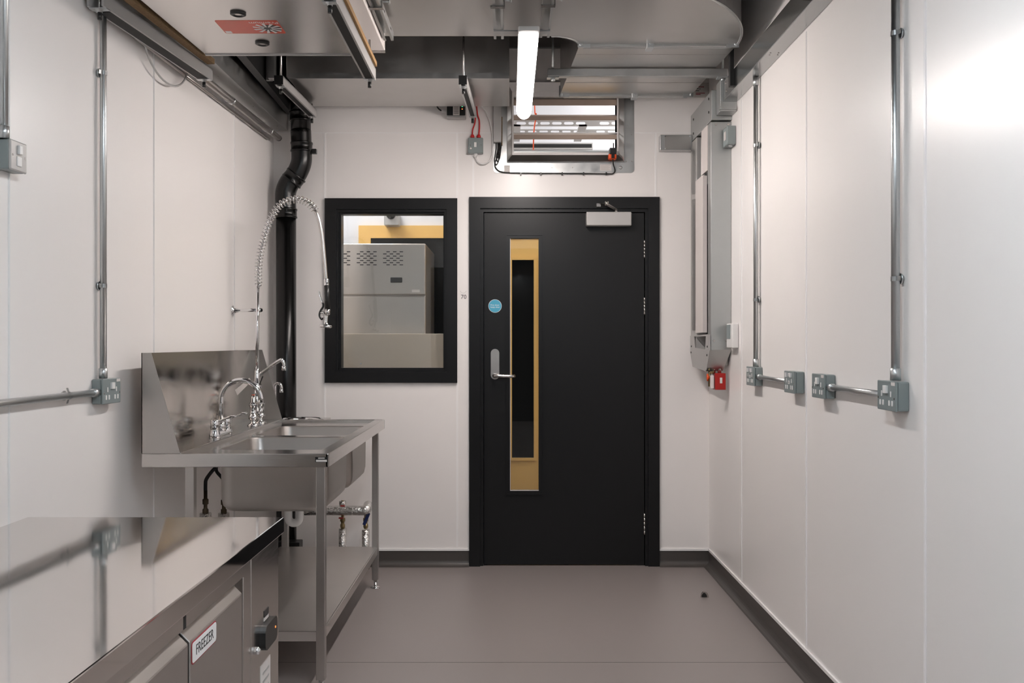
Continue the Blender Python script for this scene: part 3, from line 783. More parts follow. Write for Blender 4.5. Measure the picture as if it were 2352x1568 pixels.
bm = NB(); prism(bm, [(XL(4.25) + .16, 4.25, 2.60), (XL(5.5) + .09, 5.5, 2.60), (-1.245, 5.5, 2.60), (-1.20, 4.25, 2.60)], (0, 0, .36)); tag(obj('dark_recess_box', bm, 'black'), 'black box standing for the dark recess between left trunking and rear duct', 'duct')  # black box added in place of the shade above the left trunking
# pipes below it
t = thing('wall_pipe', (-1.34, 4.7, 2.44), 'steel pipe with ring clips below the left wall trunking', 'pipe')
bm = NB(); tube(bm, [(XL(3.3) + .05, 3.3, 2.462), (XL(5.46) + .05, 5.46, 2.458)], .017, 16); obj('pipe_tube', bm, 'steelrough', t)
bm = NB(); lathe(bm, (XL(5.46) + .05, 5.46, 2.458), (.03, 1, 0), [(0, .0175), (.01, .0175)], 16); obj('pipe_cap', bm, 'black', t)
for y_ in (4.62, 5.28):
    bm = NB(); lathe(bm, (XL(y_) + .05, y_, 2.46), (.03, 1, 0), [(0, .0175), (.001, .0205), (.012, .0205), (.013, .0175)], 16)
    box(bm, XL(y_) + .004, XL(y_) + .034, y_ + .002, y_ + .01, 2.45, 2.47); obj('ring_clip', bm, 'chrome', t)
t = thing('wall_pipe', (-1.36, 4.7, 2.42), 'thin steel pipe closest to the left wall below the ring clipped one', 'pipe')
bm = NB(); tube(bm, [(XL(3.6) + .014, 3.6, 2.44), (XL(5.40) + .014, 5.40, 2.437)], .007, 12); obj('pipe_tube', bm, 'steelrough', t)

# ------------------------------------------------------------------ ceiling rails
def rail(name, p0, p1, w, h, lab, cap0=True, felt=None, rods=(0.04,), top=2.95, grp='black lined support rails', cat='rail'):
    p0, p1 = Vector(p0), Vector(p1); d = (p1 - p0).normalized(); s, u = frame_of(d)
    t = thing(name, (p0 + p1) / 2, lab, cat, grp)
    bm = NB()
    a0, a1 = p0 + u * h / 2, p1 + u * h / 2
    obox(bm, a0 + s * (w / 2 - .004), a1 + s * (w / 2 - .004), .008, h)
    obox(bm, a0 - s * (w / 2 - .004), a1 - s * (w / 2 - .004), .008, h)
    obox(bm, a0 + u * (h / 2 - .004), a1 + u * (h / 2 - .004), w, .008)
    obj('channel', bm, 'greyl', t)
    bm = NB(); obox(bm, p0 + d * .06 + u * .003, p1 - d * .03 + u * .003, w - .016, .008); obj('rubber_insert', bm, 'rubber', t)
    if cap0:
        bm = NB(); obox(bm, p0 - d * .003 + u * h / 2, p0 + u * h / 2, w + .002, h + .002); obj('end_cap', bm, 'black', t)
    bm = NB(); 
    for e in rods:
        q = p1 - d * .02 if e < 0 else p0 + d * e
        tp_ = top if not isinstance(top, tuple) else (top[1] if e < 0 else top[0])
        tube(bm, [q - u * .03, Vector((q.x, q.y, tp_))], .005, 8)
    parts('threaded_rod', bm, 'steel', t)
    bm = NB()
    for e in rods:
        q = p1 - d * .02 if e < 0 else p0 + d * e
        lathe(bm, q - u * .0, -u, [(0, .015), (.003, .015), (.0035, .010), (.012, .010)], 8)
        obox(bm, q - s * w * .5 - u * .001, q + s * w * .5 - u * .001, .03, .004)
    parts('nut_and_washer', bm, 'zinc', t)
    bm = NB()
    for e in rods:
        q = p1 - d * .02 if e < 0 else p0 + d * e
        tube(bm, [q - u * .012, q - u * .036], .0075, 10)
    parts('rod_end_cap', bm, 'black', t)
    return t, d, s, u
Yr = 4.13
lr0 = (PX(231, 3.235) - .008, 3.235, 2.42); lr1 = (PX(475, Yr) - .004, Yr, 2.42)
d_ = (Vector(lr1) - Vector(lr0)).normalized(); lr0x = Vector(lr0) 
rail('support_rail', tuple(Vector(lr0) - d_ * .02), lr1, .060, .05, 'long grey rail with black insert carrying the fan unit, beside left wall', cap0=False, rods=(.03, -1), top=2.51)
rail('support_rail', (-.596, 3.13, 2.42), (-.600, Yr, 2.42), .048, .05, 'long grey rail with black insert carrying the right side of fan unit', cap0=True, rods=(.05, -1), top=2.59)
rail('support_rail', (-1.120, 4.65, 2.544), (-1.094, 5.33, 2.544), .042, .042, 'short grey rail under the rear duct beside the black pipe', rods=(.04, -1), top=(2.97, 2.615))
rail('support_rail', (-.226, 4.65, 2.544), (-.203, 5.33, 2.544), .038, .042, 'short grey rail under the rear duct above the red cables', rods=(.04, -1), top=(2.97, 2.615))
# fibre strip between left rail and unit
bm = NB(); obox(bm, (-1.330, 3.0, 2.478), (-1.262, 4.05, 2.478), .032, .022); tag(obj('fibre_strip', bm, 'felt'), 'rough brown fibre strip lying on the left support rail', 'packing strip')
bm = NB(); obox(bm, (-.566, 3.0, 2.481), (-.572, 4.10, 2.481), .010, .020); tag(obj('cork_strip', bm, 'cork'), 'thin tan strip between right support rail and white trunking', 'packing strip')
# fan unit
t = thing('fan_unit', (-.95, 3.1, 2.47), 'large sheet metal fan unit with red sticker hung at top left', 'fan unit')
ux0, ux1, uy1, uz = -1.245, -.628, 3.93, 2.471
bm = NB(); prism(bm, [(-1.315, 2.2, uz), (ux1, 2.2, uz), (ux1, uy1, uz), (ux0, uy1, uz)], (0, 0, .42)); ub = obj('unit_casing', bm, 'unit', t)
bm = NB(); box(bm, ux0, ux1, uy1 - .012, uy1 + .002, uz - .004, uz + .02); obj('bottom_flange', bm, 'greyl', t)
for px, py in ((547, 30), (602.5, 98)):
    k = (CY - py) / (uz - H); yy = F / k; xx = (px - CX) / k
    bm = NB(); lathe(bm, (xx, yy, uz), (0, 0, -1), [(0, .028), (.006, .028), (.009, .022), (.009, .016), (.004, .015)], 24); g = obj('rubber_grommet', bm, 'black', t)
    bm = NB(); lathe(bm, (xx, yy, uz - .003), (0, 0, -1), [(0, .0145), (.003, .013)], 20); obj('grommet_screw', bm, 'steel', g)
def UZ(px, py):
    k = (CY - py) / (uz - H); return Vector(((px - CX) / k, F / k, uz))
sx0, sx1, sy0, sy1 = UZ(492, 47).x, UZ(636, 47).x, UZ(492, 47).y, UZ(492, 76.5).y
bm = NB(); plate(bm, rrect(sx0, sx1, sy0, sy1, .008, 3), [], lambda u, v: Vector((u, v, uz)), (0, 0, -.001)); st = obj('red_sticker', bm, 'stickred', t, label='red sticker with black and white fan picture')
W_, L_ = sx1 - sx0, sy1 - sy0
SP = lambda a, b: Vector((sx1 - a * W_, sy0 + b * L_, uz - .0011))   # a from right to left, b from near to far (upside down print)
bm = text_bm('Premium', .030, lambda u, v: (sx1 - .055 - u, sy0 + .022 + v, uz - .0011), (0, 0, -.0004), 'CENTER'); obj('sticker_text', bm, 'white', st)
fc = Vector((sx1 - .055, sy0 + .085, uz - .0012))
bm = NB(); lathe(bm, fc + Vector((.012, 0, 0)), (0, 0, -1), [(0, .040), (.0003, .040)], 24); obj('fan_disc', bm, 'black', st)
bm = NB()
for i in range(11):
    a = R(i * 360 / 11); d = Vector((math.cos(a), math.sin(a), 0)); n = Vector((-d.y, d.x, 0))
    prism(bm, [fc + d * .014 - n * .002, fc + d * .052 - n * .010 + n * .006, fc + d * .055 + n * .008, fc + d * .016 + n * .003], (0, 0, -.0009))
for v in bm.verts:
    v.co.x = min(max(v.co.x, sx0 + .004), sx1 - .003); v.co.y = min(max(v.co.y, sy0 + .012), sy1 - .003)
obj('fan_blades', bm, 'white', st)
bm = NB(); prism(bm, [SP(.88, .80), SP(.98, .80), SP(.98, .96), SP(.88, .96)], (0, 0, -.0005)); obj('logo_box', bm, 'white', st)
# white trunking beside
t = thing('white_trunking', (-.55, 3.4, 2.60), 'white boxed trunking beside the right support rail', 'trunking')
bm = NB(); box(bm, -.628, -.556, 2.3, 4.28, 2.595, 2.68, .003); obj('trunking_body', bm, 'whitep', t)
bm = NB(); box(bm, -.626, -.558, 4.28, 4.31, 2.593, 2.66); obj('end_stop', bm, 'steelrough', t)
# slotted strut channel and lamp struts under the cross duct
def strut(x0, x1, y0, y1, z, lab):
    t = thing('strut_channel', ((x0 + x1) / 2, (y0 + y1) / 2, z), lab, 'strut', 'slotted strut channels under the duct')
    w = .041; bm = NB()
    a, b = Vector((x0, y0, z)), Vector((x1, y1, z)); d = (b - a).normalized(); s, u = frame_of(d)
    obox(bm, a + u * .035, b + u * .035, w, .003); obox(bm, a + s * (w / 2) + u * .018, b + s * (w / 2) + u * .018, .0025, .036); obox(bm, a - s * (w / 2) + u * .018, b - s * (w / 2) + u * .018, .0025, .036)
    obox(bm, a + s * (w / 2 - .005) , b + s * (w / 2 - .005), .010, .0025); obox(bm, a - s * (w / 2 - .005), b - s * (w / 2 - .005), .010, .0025)
    ch = obj('channel', bm, 'galv', t)
    bm = NB(); n = 6
    for i in range(n):
        q = a.lerp(b, (i + .5) / n); box(bm, q.x + w / 2 - .0005, q.x + w / 2 + .0018, q.y - .014, q.y + .014, z + .013, z + .021)
    obj('slots', bm, 'dark', ch)
    q = a.lerp(b, .68)
    bm = NB(); box(bm, q.x - .028, q.x + .024, q.y - .012, q.y + .012, z - .006, z - .002); box(bm, q.x + .024, q.x + .028, q.y - .012, q.y + .012, z - .006, z + .06)
    obj('beam_clamp', bm, 'steel', t)
    bm = NB(); tube(bm, [(q.x + .02, q.y, z + .022), (q.x + .05, q.y, z + .022)], .004, 8); lathe(bm, (q.x + .05, q.y, z + .022), (1, 0, 0), [(0, .008), (.006, .008)], 6)
    obj('clamp_bolt', bm, 'zinc', t)
    return t
strut(-.525, -.528, 2.9, 4.19, 2.612, 'slotted galvanised channel under the wide duct, left of lamp, beside white trunking')
strut(-.046, -.046, 2.9, 4.17, 2.612, 'slotted galvanised channel under the wide duct just left of the lamp')
strut(.152, .152, 2.9, 4.15, 2.612, 'slotted galvanised channel under the wide duct just right of the lamp')

# ------------------------------------------------------------------ ducts
t = thing('duct_bend', (.2, 4.1, 2.68), 'wide flat metal duct bend sweeping above the lamp to the right', 'duct')
c = Vector((.19, 4.48, 0)); Ro, Ri = .87, .136; zb = 2.68
poly = [(-.62, c.y - Ro, zb)] + [(c.x + Ro * math.sin(R(a)), c.y - Ro * math.cos(R(a)), zb) for a in range(0, 91, 5)]
poly += [(c.x + Ri * math.sin(R(a)), c.y - Ri * math.cos(R(a)), zb) for a in range(90, -1, -10)] + [(-.62, c.y - Ri, zb)]
bm = NB(); prism(bm, poly, (0, 0, .28)); obj('duct_casing', bm, 'duct', t)
bm = NB()
op = [Vector((c.x + (Ro + .002) * math.sin(R(a)), c.y - (Ro + .002) * math.cos(R(a)), zb)) for a in range(0, 91, 3)]
tube(bm, op, .006, 8)
ip = [Vector((c.x + (Ri - .002) * math.sin(R(a)), c.y - (Ri - .002) * math.cos(R(a)), zb)) for a in range(0, 91, 6)]
tube(bm, ip, .005, 8)
parts('edge_seam', bm, 'galv', t)
def flange(Y, x0, x1, cleat, parent, z0=2.668):
    bm = NB(); box(bm, x0 + .02, x1 - .02, Y - .022, Y - .002, z0, z0 + .030, .003); box(bm, x0 + .02, x1 - .02, Y + .002, Y + .022, z0, z0 + .030, .003)
    fl_ = obj('duct_flange', bm, 'galv', parent)
    for xx in (x0, x1):
        s = 1 if xx == x0 else -1
        bm = NB(); prism(bm, [(xx - s * .008, Y - .024, z0 - .004), (xx + s * .05, Y - .024, z0 - .004), (xx + s * .05, Y - .024, z0 + .022), (xx + s * .022, Y - .024, z0 + .026), (xx + s * .020, Y - .024, z0 + .06), (xx - s * .008, Y - .024, z0 + .06)], (0, .004, 0))
        lathe(bm, (xx + s * .006, Y - .024, z0 + .010), (0, -1, 0), [(0, .009), (.006, .009), (.0065, .005)], 10)
        obj('corner_plate', bm, 'zinc', fl_)
    bm = NB(); box(bm, cleat - .017, cleat + .017, Y - .034, Y + .026, z0 - .010, z0 + .026, .003); lathe(bm, (cleat, Y - .034, z0 + .014), (0, -1, 0), [(0, .008), (.005, .008)], 8)
    obj('flange_cleat', bm, 'zinc', fl_)
flange(4.48, .326, 1.06, PX(1493, 4.46), t)
t2 = thing('straight_duct', (.67, 4.95, 2.68), 'straight metal duct length running to the end wall above the door', 'duct')
bm = NB(); prism(bm, [(.326, 4.505, zb), (1.06, 4.505, zb), (1.02, 5.36, zb), (.285, 5.36, zb)], (0, 0, .28)); sd = obj('duct_casing', bm, 'duct', t2)
bm = NB()
for yy in (4.62, 5.12): obox(bm, (.33 - (yy - 4.5) * .047, yy, zb), (1.055 - (yy - 4.5) * .047, yy, zb), .004, .003)
parts('stiffening_crease', bm, 'duct', sd)
flange(5.37, .285, 1.02, PX(1457, 5.36), t2, 2.665)
# trapeze bar
t = thing('trapeze_hanger', (.65, 4.86, 2.64), 'galvanised trapeze bar on threaded rods under the straight duct', 'hanger')
yb = 4.86
bm = NB(); box(bm, PX(1258, yb), PX(1670, yb), yb - .02, yb + .02, 2.636, 2.676, .003); obj('cross_bar', bm, 'galv', t)
for px in (1270, 1660):
    x = PX(px, yb); bm = NB(); tube(bm, [(x, yb, 2.616), (x, yb, 2.99)], .006, 10); parts('threaded_rod', bm, 'zinc', t)
    bm = NB(); box(bm, x - .03, x + .03, yb - .022, yb + .022, 2.630, 2.636); lathe(bm, (x, yb, 2.630), (0, 0, -1), [(0, .012), (.012, .012)], 6); parts('nut_and_plate', bm, 'zinc', t)
# rear box duct
t = thing('rear_duct', (-.55, 5.1, 2.62), 'long metal box duct across the back behind the lamp', 'duct')
bm = NB(); box(bm, -1.118, .0, 4.80, 5.40, 2.622, 2.96, .002); obj('duct_casing', bm, 'duct', t)
bm = NB(); box(bm, -1.11, -.002, 4.792, 4.80, 2.612, 2.640); obj('front_flange', bm, 'galv', t)
# upright channel left of it
bm = NB(); box(bm, -1.215, -1.185, 4.78, 4.80, 2.60, 2.99); box(bm, -1.195, -1.165, 4.74, 4.79, 2.60, 2.99)
tag(obj('upright_channel', bm, 'galv'), 'vertical metal channel left of the rear box duct', 'strut')

# label on the end wall by the duct
t = thing('paper_notice', (bx(1612), YW, bz(222)), 'white notice with red and dark print behind the duct corner', 'notice')
bm = NB(); box(bm, bx(1594), bx(1628), YW - .0015, YW - .0005, bz(224), bz(190)); nb_ = obj('notice_sheet', bm, 'paper', t)
bm = NB()
for q, a, b in ((199, 1598, 1617), (213, 1598, 1619), (216, 1598, 1609)): box(bm, bx(a), bx(b), YW - .002, YW - .0014, bz(q + 1.6), bz(q))
obj('red_print', bm, 'inkred', nb_)
bm = NB()
for q, a, b in ((203, 1601, 1604), (203.5, 1606, 1609), (208, 1598, 1606)): box(bm, bx(a), bx(b), YW - .002, YW - .0014, bz(q + 1.5), bz(q))
obj('dark_print', bm, 'ink', nb_)

# ------------------------------------------------------------------ linear lamps
LAMPM = 'lamp'
def lamp(name, x, y0, y1, z, lab):
    t = thing(name, (x, (y0 + y1) / 2, z + .08), lab, 'lamp', 'linear lamps')
    bm = NB(); w = .039
    def sec(yy, s): return [(x + w * s * math.cos(R(a)), yy, z + .046 - (.046 * s) * math.sin(R(a))) for a in range(0, 181, 15)]
    loops = []
    for yy, s in ((y0, .80), (y0 + .01, .95), (y0 + .03, 1), (y1 - .05, 1), (y1 - .02, .93), (y1, .62)): loops.append(sec(yy, s))
    loft(bm, loops, smooth=True, cap0=True, cap1=True)
    obj('diffuser', bm, LAMPM, t)
    bm = NB(); box(bm, x - .041, x + .041, y0, y1 - .01, z + .046, z + .07, .006); obj('lamp_body', bm, 'white', t)
    bm = NB()
    for yy in (y0 + .4, y1 - .2): tube(bm, [(x, yy, z + .07), (x, yy, 2.98 if yy > 4.4 or yy < 3.6 else 2.607)], .004, 8)
    parts('hanger_rod', bm, 'steel', t)
    return t
lamp('linear_lamp', .074, 3.66, 4.93, 2.432, 'bright white linear lamp hanging under the ducts')
LAMPM = 'lamp2'
lamp('linear_lamp', .074, .9, 2.17, 2.432, 'bright linear lamp above the camera, out of frame, next to the visible one')
lamp('linear_lamp', .074, -1.35, -.08, 2.432, 'bright linear lamp behind the camera, nearest the rear opening')

bm = NB(); box(bm, -.066, .172, 4.04, 4.075, 2.603, 2.609); tag(obj('mounting_strap', bm, 'galv'), 'flat metal strap between the two channels above the visible lamp', 'strap')
# ------------------------------------------------------------------ riser housing on the right
XH = 1.048
t = thing('service_riser', (1.10, 5.2, 1.2), 'tall grey metal riser housing with open side in the right corner', 'riser')
bm = NB(); box(bm, XH, XR - .001, 4.985, 5.057, 1.25, 2.44, .002); obj('front_column', bm, 'trunk', t)
bm = NB(); box(bm, XH, XR - .001, 5.36, 5.535, 1.25, 2.44, .002); obj('rear_column', bm, 'greyl', t)
bm = NB(); box(bm, 1.10, XR - .001, 5.057, 5.36, 1.26, 2.44); obj('back_panel', bm, 'black', t)  # black colour stands in for the shade inside the open recess
bm = NB(); box(bm, XH, XR - .001, 4.965, 5.535, 2.445, 2.60, .002); hp = obj('top_section', bm, 'trunk', t)
bm = NB()
for y_, z_ in ((5.45, 2.56), (5.45, 2.48), (5.03, 2.57), (5.03, 2.50)): lathe(bm, (XH, y_, z_), (-1, 0, 0), [(0, .007), (.003, .006)], 10)
parts('screw', bm, 'black', hp)
bm = NB(); box(bm, XH - .003, XH + .004, 5.062, 5.215, 2.20, 2.440); obj('upper_cover', bm, 'whitep', t, label='upper white cover strip')
bm = NB(); box(bm, XH - .012, XH - .004, 5.128, 5.335, 1.345, 2.188); box(bm, XH - .004, XH + .010, 5.128, 5.134, 1.345, 2.185); obj('lower_cover', bm, 'whitep', t, label='lower white cover strip standing proud')
# curved rear shells
for z0, z1_ in ((2.13, 2.43), (1.36, 2.10)):
    bm = NB(); lo2 = []
    for zz_ in (z0, z1_):
        lo2.append([(XH + .05 - .06 * math.sin(R(a)), 5.45 - .10 * math.cos(R(a)), zz_) for a in range(0, 91, 10)])
    vs = [[bm.verts.new(p) for p in l] for l in lo2]
    for k in range(9): bm.faces.new([vs[0][k], vs[0][k + 1], vs[1][k + 1], vs[1][k]])
    bmesh.ops.solidify(bm, geom=bm.faces[:], thickness=.003)
    obj('curved_shell', bm, 'galv', t)
# bottom hopper
bm = NB()
zt, zm, z0 = 1.31, 1.245, 1.150
a = [(XH - .012, 5.50, 1.30), (XH - .012, 5.50, 1.22), (XH - .004, 5.40, 1.160), (XH - .004, 5.03, 1.135), (XH - .004, 4.985, 1.25), (XH - .004, 5.02, 1.335), (XH - .004, 5.30, 1.335), (XH - .004, 5.28, 1.25), (XH - .004, 5.06, 1.25)]
side = [(XH - .008, 5.51, 1.33), (XH - .008, 5.51, 1.235), (XH - .008, 5.44, 1.155), (XH - .008, 5.06, 1.138), (XH - .008, 4.975, 1.25), (XH - .008, 4.975, 1.335)]
hole = [(5.40, 1.325), (5.37, 1.262), (5.09, 1.255), (5.07, 1.325)]
plate(bm, [(p[1], p[2]) for p in side], [hole], lambda u, v: Vector((XH - .008, u, v)), (.004, 0, 0))
hp = obj('hopper_side', bm, 'greyl', t)
bm = NB(); prism(bm, [(XH - .006, 4.972, 1.252), (XR - .002, 4.972, 1.256), (XR - .03, 5.055, 1.142), (XH - .006, 5.058, 1.140)], (0, .006, 0)); obj('hopper_front', bm, 'trunk', t)
bm = NB(); box(bm, XH + .003, XR - .004, 5.05, 5.46, 1.17, 1.25); box(bm, XR - .05, XR - .004, 5.09, 5.36, 1.25, 1.33); obj('hopper_inside', bm, 'steelrough', t)
bm = NB()
for y_, z_ in ((5.47, 1.27), (5.48, 1.235), (5.03, 1.27), (5.04, 1.225), (5.02, 1.40)): lathe(bm, (XH - .008, y_, z_), (-1, 0, 0), [(0, .006), (.003, .005)], 10)
parts('screw', bm, 'black', hp)
for (x_, y_) in ((1.075, 4.985), (1.14, 4.985)):
    bm = NB(); lathe(bm, (x_, y_, 2.425), (0, -1, 0), [(0, .006), (.003, .005)], 10); lathe(bm, (x_ - .01, y_, 1.30), (0, -1, 0), [(0, .006), (.003, .005)], 10); parts('screw', bm, 'steel', t)
# horizontal spur on the end wall
t = thing('trunking_spur', (.96, YW, bz(349)), 'short galvanised trunking spur on the end wall right of the door top', 'trunking')
bm = NB(); box(bm, bx(1513), XH - .002, YW - .055, YW - .001, bz(349), bz(314), .002); ts = obj('trunking_body', bm, 'galv', t)
bm = NB(); box(bm, bx(1523), bx(1582), YW - .058, YW - .054, bz(347), bz(316)); obj('spur_cover', bm, 'steelrough', ts)
bm = NB()
for px in (1524, 1580):
    for py in (318, 346): lathe(bm, (bx(px), YW - .058, bz(py)), (0, -1, 0), [(0, .005), (.003, .004)], 10)
parts('screw', bm, 'chrome', ts)
# junction box and thermostat
yj = YR(1691)
t = thing('junction_box', (XR, yj + .05, PZ(332, yj)), 'small grey metal junction box beside the top of the riser', 'junction box')
bm = NB(); box(bm, XR - .046, XR - .001, yj, yj + .095, PZ(331, yj), PZ(288, yj), .004); jb = obj('box_body', bm, 'grey', t)
bm = NB(); box(bm, XR - .0475, XR - .046, yj + .03, yj + .07, PZ(318, yj), PZ(298, yj)); obj('circuit_label', bm, 'paper', jb)
bm = NB(); lathe(bm, (XR - .022, yj + .03, PZ(331, yj)), (0, 0, -1), [(0, .012), (.006, .010)], 14); obj('gland', bm, 'zinc', jb)
yt = YR(1697)
t = thing('thermostat', (XR, yt + .05, PZ(800, yt)), 'white wall thermostat with grey screen beside the riser', 'thermostat')
bm = NB(); box(bm, XR - .034, XR - .001, yt, yt + .125, PZ(799, yt), PZ(742, yt), .005, 3); th = obj('thermostat_body', bm, 'white', t)
bm = NB(); box(bm, XR - .0355, XR - .0335, yt + .035, yt + .115, PZ(778, yt), PZ(745, yt)); obj('screen', bm, 'grey', th)
# gas solenoid valve
t = thing('gas_valve', (1.10, 5.08, PZ(895, 5.0)), 'red gas solenoid valve with brass fittings below the riser', 'valve')
yv = 5.02
bm = NB(); box(bm, PX(1643, yv), PX(1667, yv), yv, yv + .07, PZ(895, yv), PZ(857, yv), .002); vb = obj('red_housing', bm, 'red', t)
bm = NB(); box(bm, PX(1653.5, yv), PX(1659, yv), yv - .001, yv, PZ(880, yv), PZ(867, yv)); obj('rating_label', bm, 'paper', vb)
bm = NB()
for px in (1644, 1656): tube(bm, [(PX(px, yv), yv + .035, PZ(857, yv)), (PX(px, yv), yv + .035, 1.18)], .010 if px > 1650 else .006, 12)
parts('steel_pipe', bm, 'steel', t)
bm = NB(); tube(bm, [(PX(1632, yv), yv + .03, PZ(888, yv)), (PX(1632, yv), yv + .03, 1.16)], .006, 10); tube(bm, [(PX(1632, yv), yv + .03, PZ(855, yv)), (PX(1643, yv), yv + .03, PZ(855, yv))], .009, 10)
obj('brass_fittings', bm, 'brass', t)
bm = NB(); lathe(bm, (PX(1632, yv), yv + .03, PZ(867, yv)), (-1, 0, 0), [(0, .009), (.006, .009), (.008, .02), (.012, .02), (.013, .010)], 14); obj('red_handwheel', bm, 'orange', t)
bm = NB(); box(bm, PX(1633, yv), PX(1641, yv), yv + .01, yv + .05, PZ(892, yv), PZ(862, yv), .002); obj('white_coil', bm, 'whitep', t)
bm = NB(); box(bm, PX(1624, yv), PX(1638, yv), yv + .02, yv + .04, PZ(852, yv), PZ(850, yv)); obj('black_lever', bm, 'black', t)
# floor door stop
ysd = F * H / (1372 - CY)
t = thing('door_stop', (PX(1618, ysd), ysd, 0), 'small half moon metal door stop screwed to the floor', 'door stop')
bm = NB(); ctr = Vector((PX(1619, ysd), ysd, 0)); loops = []
for yy in (-.0, .03):
    loops.append([ctr + Vector((.020 * math.cos(R(a)), yy + (.0 if True else 0), .030 * math.sin(R(a)))) for a in range(0, 181, 15)])
loft(bm, [[ctr + Vector((.020 * s * math.cos(R(a)), d, .030 * s * math.sin(R(a)))) for a in range(0, 181, 15)] for d, s in ((0, 1), (.015, .97), (.027, .75), (.034, .35))], cap0=True, cap1=True)
obj('metal_dome', bm, 'steel', t)
bm = NB(); prism(bm, [ctr + Vector((-.003 + .013 * math.cos(R(a)), -.001, .004 + .020 * math.sin(R(a)))) for a in range(0, 181, 20)], (0, -.005, 0)); obj('rubber_pad', bm, 'rubber', t)

# ------------------------------------------------------------------ black soil pipe
yp = 5.43; kx = lambda px: PX(px, yp); kz = lambda py: PZ(py, yp)
t = thing('soil_pipe', (kx(656), yp, 0), 'thick black waste pipe with offset bend in the left corner', 'pipe')
rp = .056
def bendpath():
    p = [Vector((kx(658), yp, 0.0)), Vector((kx(657), yp, kz(490))), Vector((kx(656), yp, kz(452)))]
    p += [Vector((kx(658), yp, kz(435))), Vector((kx(666), yp, kz(418))), Vector((kx(678), yp, kz(404))), Vector((kx(686), yp, kz(390))), Vector((kx(692), yp, kz(373))), Vector((kx(693), yp, kz(352)))]
    p += [Vector((kx(691), yp, kz(300))), Vector((kx(690), yp, kz(262))), Vector((kx(690), yp, 2.62))]
    return p
bp_ = bendpath()
bm = NB(); tube(bm, [bp_[0], bp_[1]], rp, 28); obj('pipe_length', bm, 'soil', t)
bm = NB(); tube(bm, smooth_path(bp_[1:10], 5), rp * 1.03, 28); obj('offset_bend', bm, 'soil', t)
bm = NB(); tube(bm, [bp_[9], Vector((kx(690), yp, 2.99))], rp, 28); obj('pipe_length', bm, 'soil', t)
bm = NB()
for q, d in ((bp_[1], (0, 0, 1)), (Vector((kx(693), yp, kz(338))), (0, 0, 1)), (Vector((kx(690), yp, kz(268))), (0, 0, 1)), (Vector((kx(675), yp, kz(409))), (.62, 0, .78))):
    lathe(bm, q, d, [(-.028, rp * 1.02), (-.026, rp * 1.12), (-.018, rp * 1.12), (-.016, rp * 1.07), (.014, rp * 1.07), (.016, rp * 1.12), (.026, rp * 1.12), (.028, rp * 1.02)], 28)
parts('collar', bm, 'soil', t)
bm = NB(); box(bm, kx(716), kx(727), yp - .01, yp + .02, kz(353), kz(342), .002); box(bm, kx(704), kx(718), yp - .004, yp + .004, kz(350), kz(346)); obj('pipe_bracket', bm, 'black', t)

# ------------------------------------------------------------------ sink
SX0, SX1, SY0, SY1, SZ = -1.350, -.664, 3.514, 5.092, .883
t = thing('catering_sink', ((SX0 + SX1) / 2, (SY0 + SY1) / 2, 0), 'double bowl stainless catering sink with splashback and undershelf', 'sink')
bowls = [(-1.150, -.712, 3.752, 4.270), (-1.150, -.712, 4.335, 4.835)]
LX = -1.208                 # tap ledge edge
bm = NB()
plate(bm, [(LX - .01, SY0 + .006), (SX1 - .006, SY0 + .006), (SX1 - .006, SY1 - .006), (LX - .01, SY1 - .006)], [rrect(a, b, c, d, .055, 6) for a, b, c, d in bowls], lambda u, v: Vector((u, v, SZ - .012)), (0, 0, -.002))
top = obj('sink_top', bm, 'steel', t)
bm = NB()
# raised rim round the working area
def rimbox(x0, x1, y0, y1): box(bm, x0, x1, y0, y1, SZ - .05, SZ, .003)
rimbox(SX0, SX1, SY0, SY0 + .012); rimbox(SX0, SX1, SY1 - .012, SY1)
box(bm, SX1 - .05, SX1 - .004, SY0 + .006, SY1 - .006, SZ - .010, SZ - .0006, .002); box(bm, SX1 - .012, SX1, SY0, SY1, SZ - .05, SZ + .0004, .003)
box(bm, SX0, LX, SY0 + .01, SY1 - .01, SZ - .016, SZ + .003, .003)
obj('rim_and_ledge', bm, 'steel', t)
for (a, b, c_, d) in bowls:
    bm = NB(); zt_ = SZ - .012
    def lp_(x0, x1, y0, y1, r, z): return [(p[0], p[1], z) for p in rrect(x0, x1, y0, y1, r, 6)]
    L = [lp_(a, b, c_, d, .055, zt_), lp_(a + .004, b - .004, c_ + .004, d - .004, .055, zt_ - .006), lp_(a + .006, b - .006, c_ + .006, d - .006, .055, .675), lp_(a + .012, b - .012, c_ + .012, d - .012, .052, .645),
         lp_(a + .03, b - .03, c_ + .03, d - .03, .045, .626), lp_(a + .06, b - .06, c_ + .06, d - .06, .03, .620)]
    loft(bm, L, smooth=True, cap1=True)
    bmesh.ops.solidify(bm, geom=bm.faces[:], thickness=.0015)
    bw = obj('bowl', bm, 'bowl', t)
    bm = NB(); lathe(bm, ((a + b) / 2, (c_ + d) / 2, .6225), (0, 0, 1), [(0, .045), (.001, .045), (.0015, .038)], 24); obj('drain', bm, 'chrome', bw)
# splashback and cheeks
bm = NB(); zt2 = 1.253; box(bm, SX0, SX0 + .003, SY0, SY1, SZ, zt2); box(bm, SX0, SX0 + .030, SY0 + .001, SY1, zt2 - .002, zt2); 
sb = obj('splashback', bm, 'stain', t)
bm = NB()
for y_ in (SY0, SY1 - .002):
    prism(bm, [(SX0, y_, SZ + .001), (SX0, y_, zt2), (SX0 + .036, y_, zt2), (LX, y_, SZ + .001)], (0, .002, 0))
parts('end_cheek', bm, 'steelrough', sb)
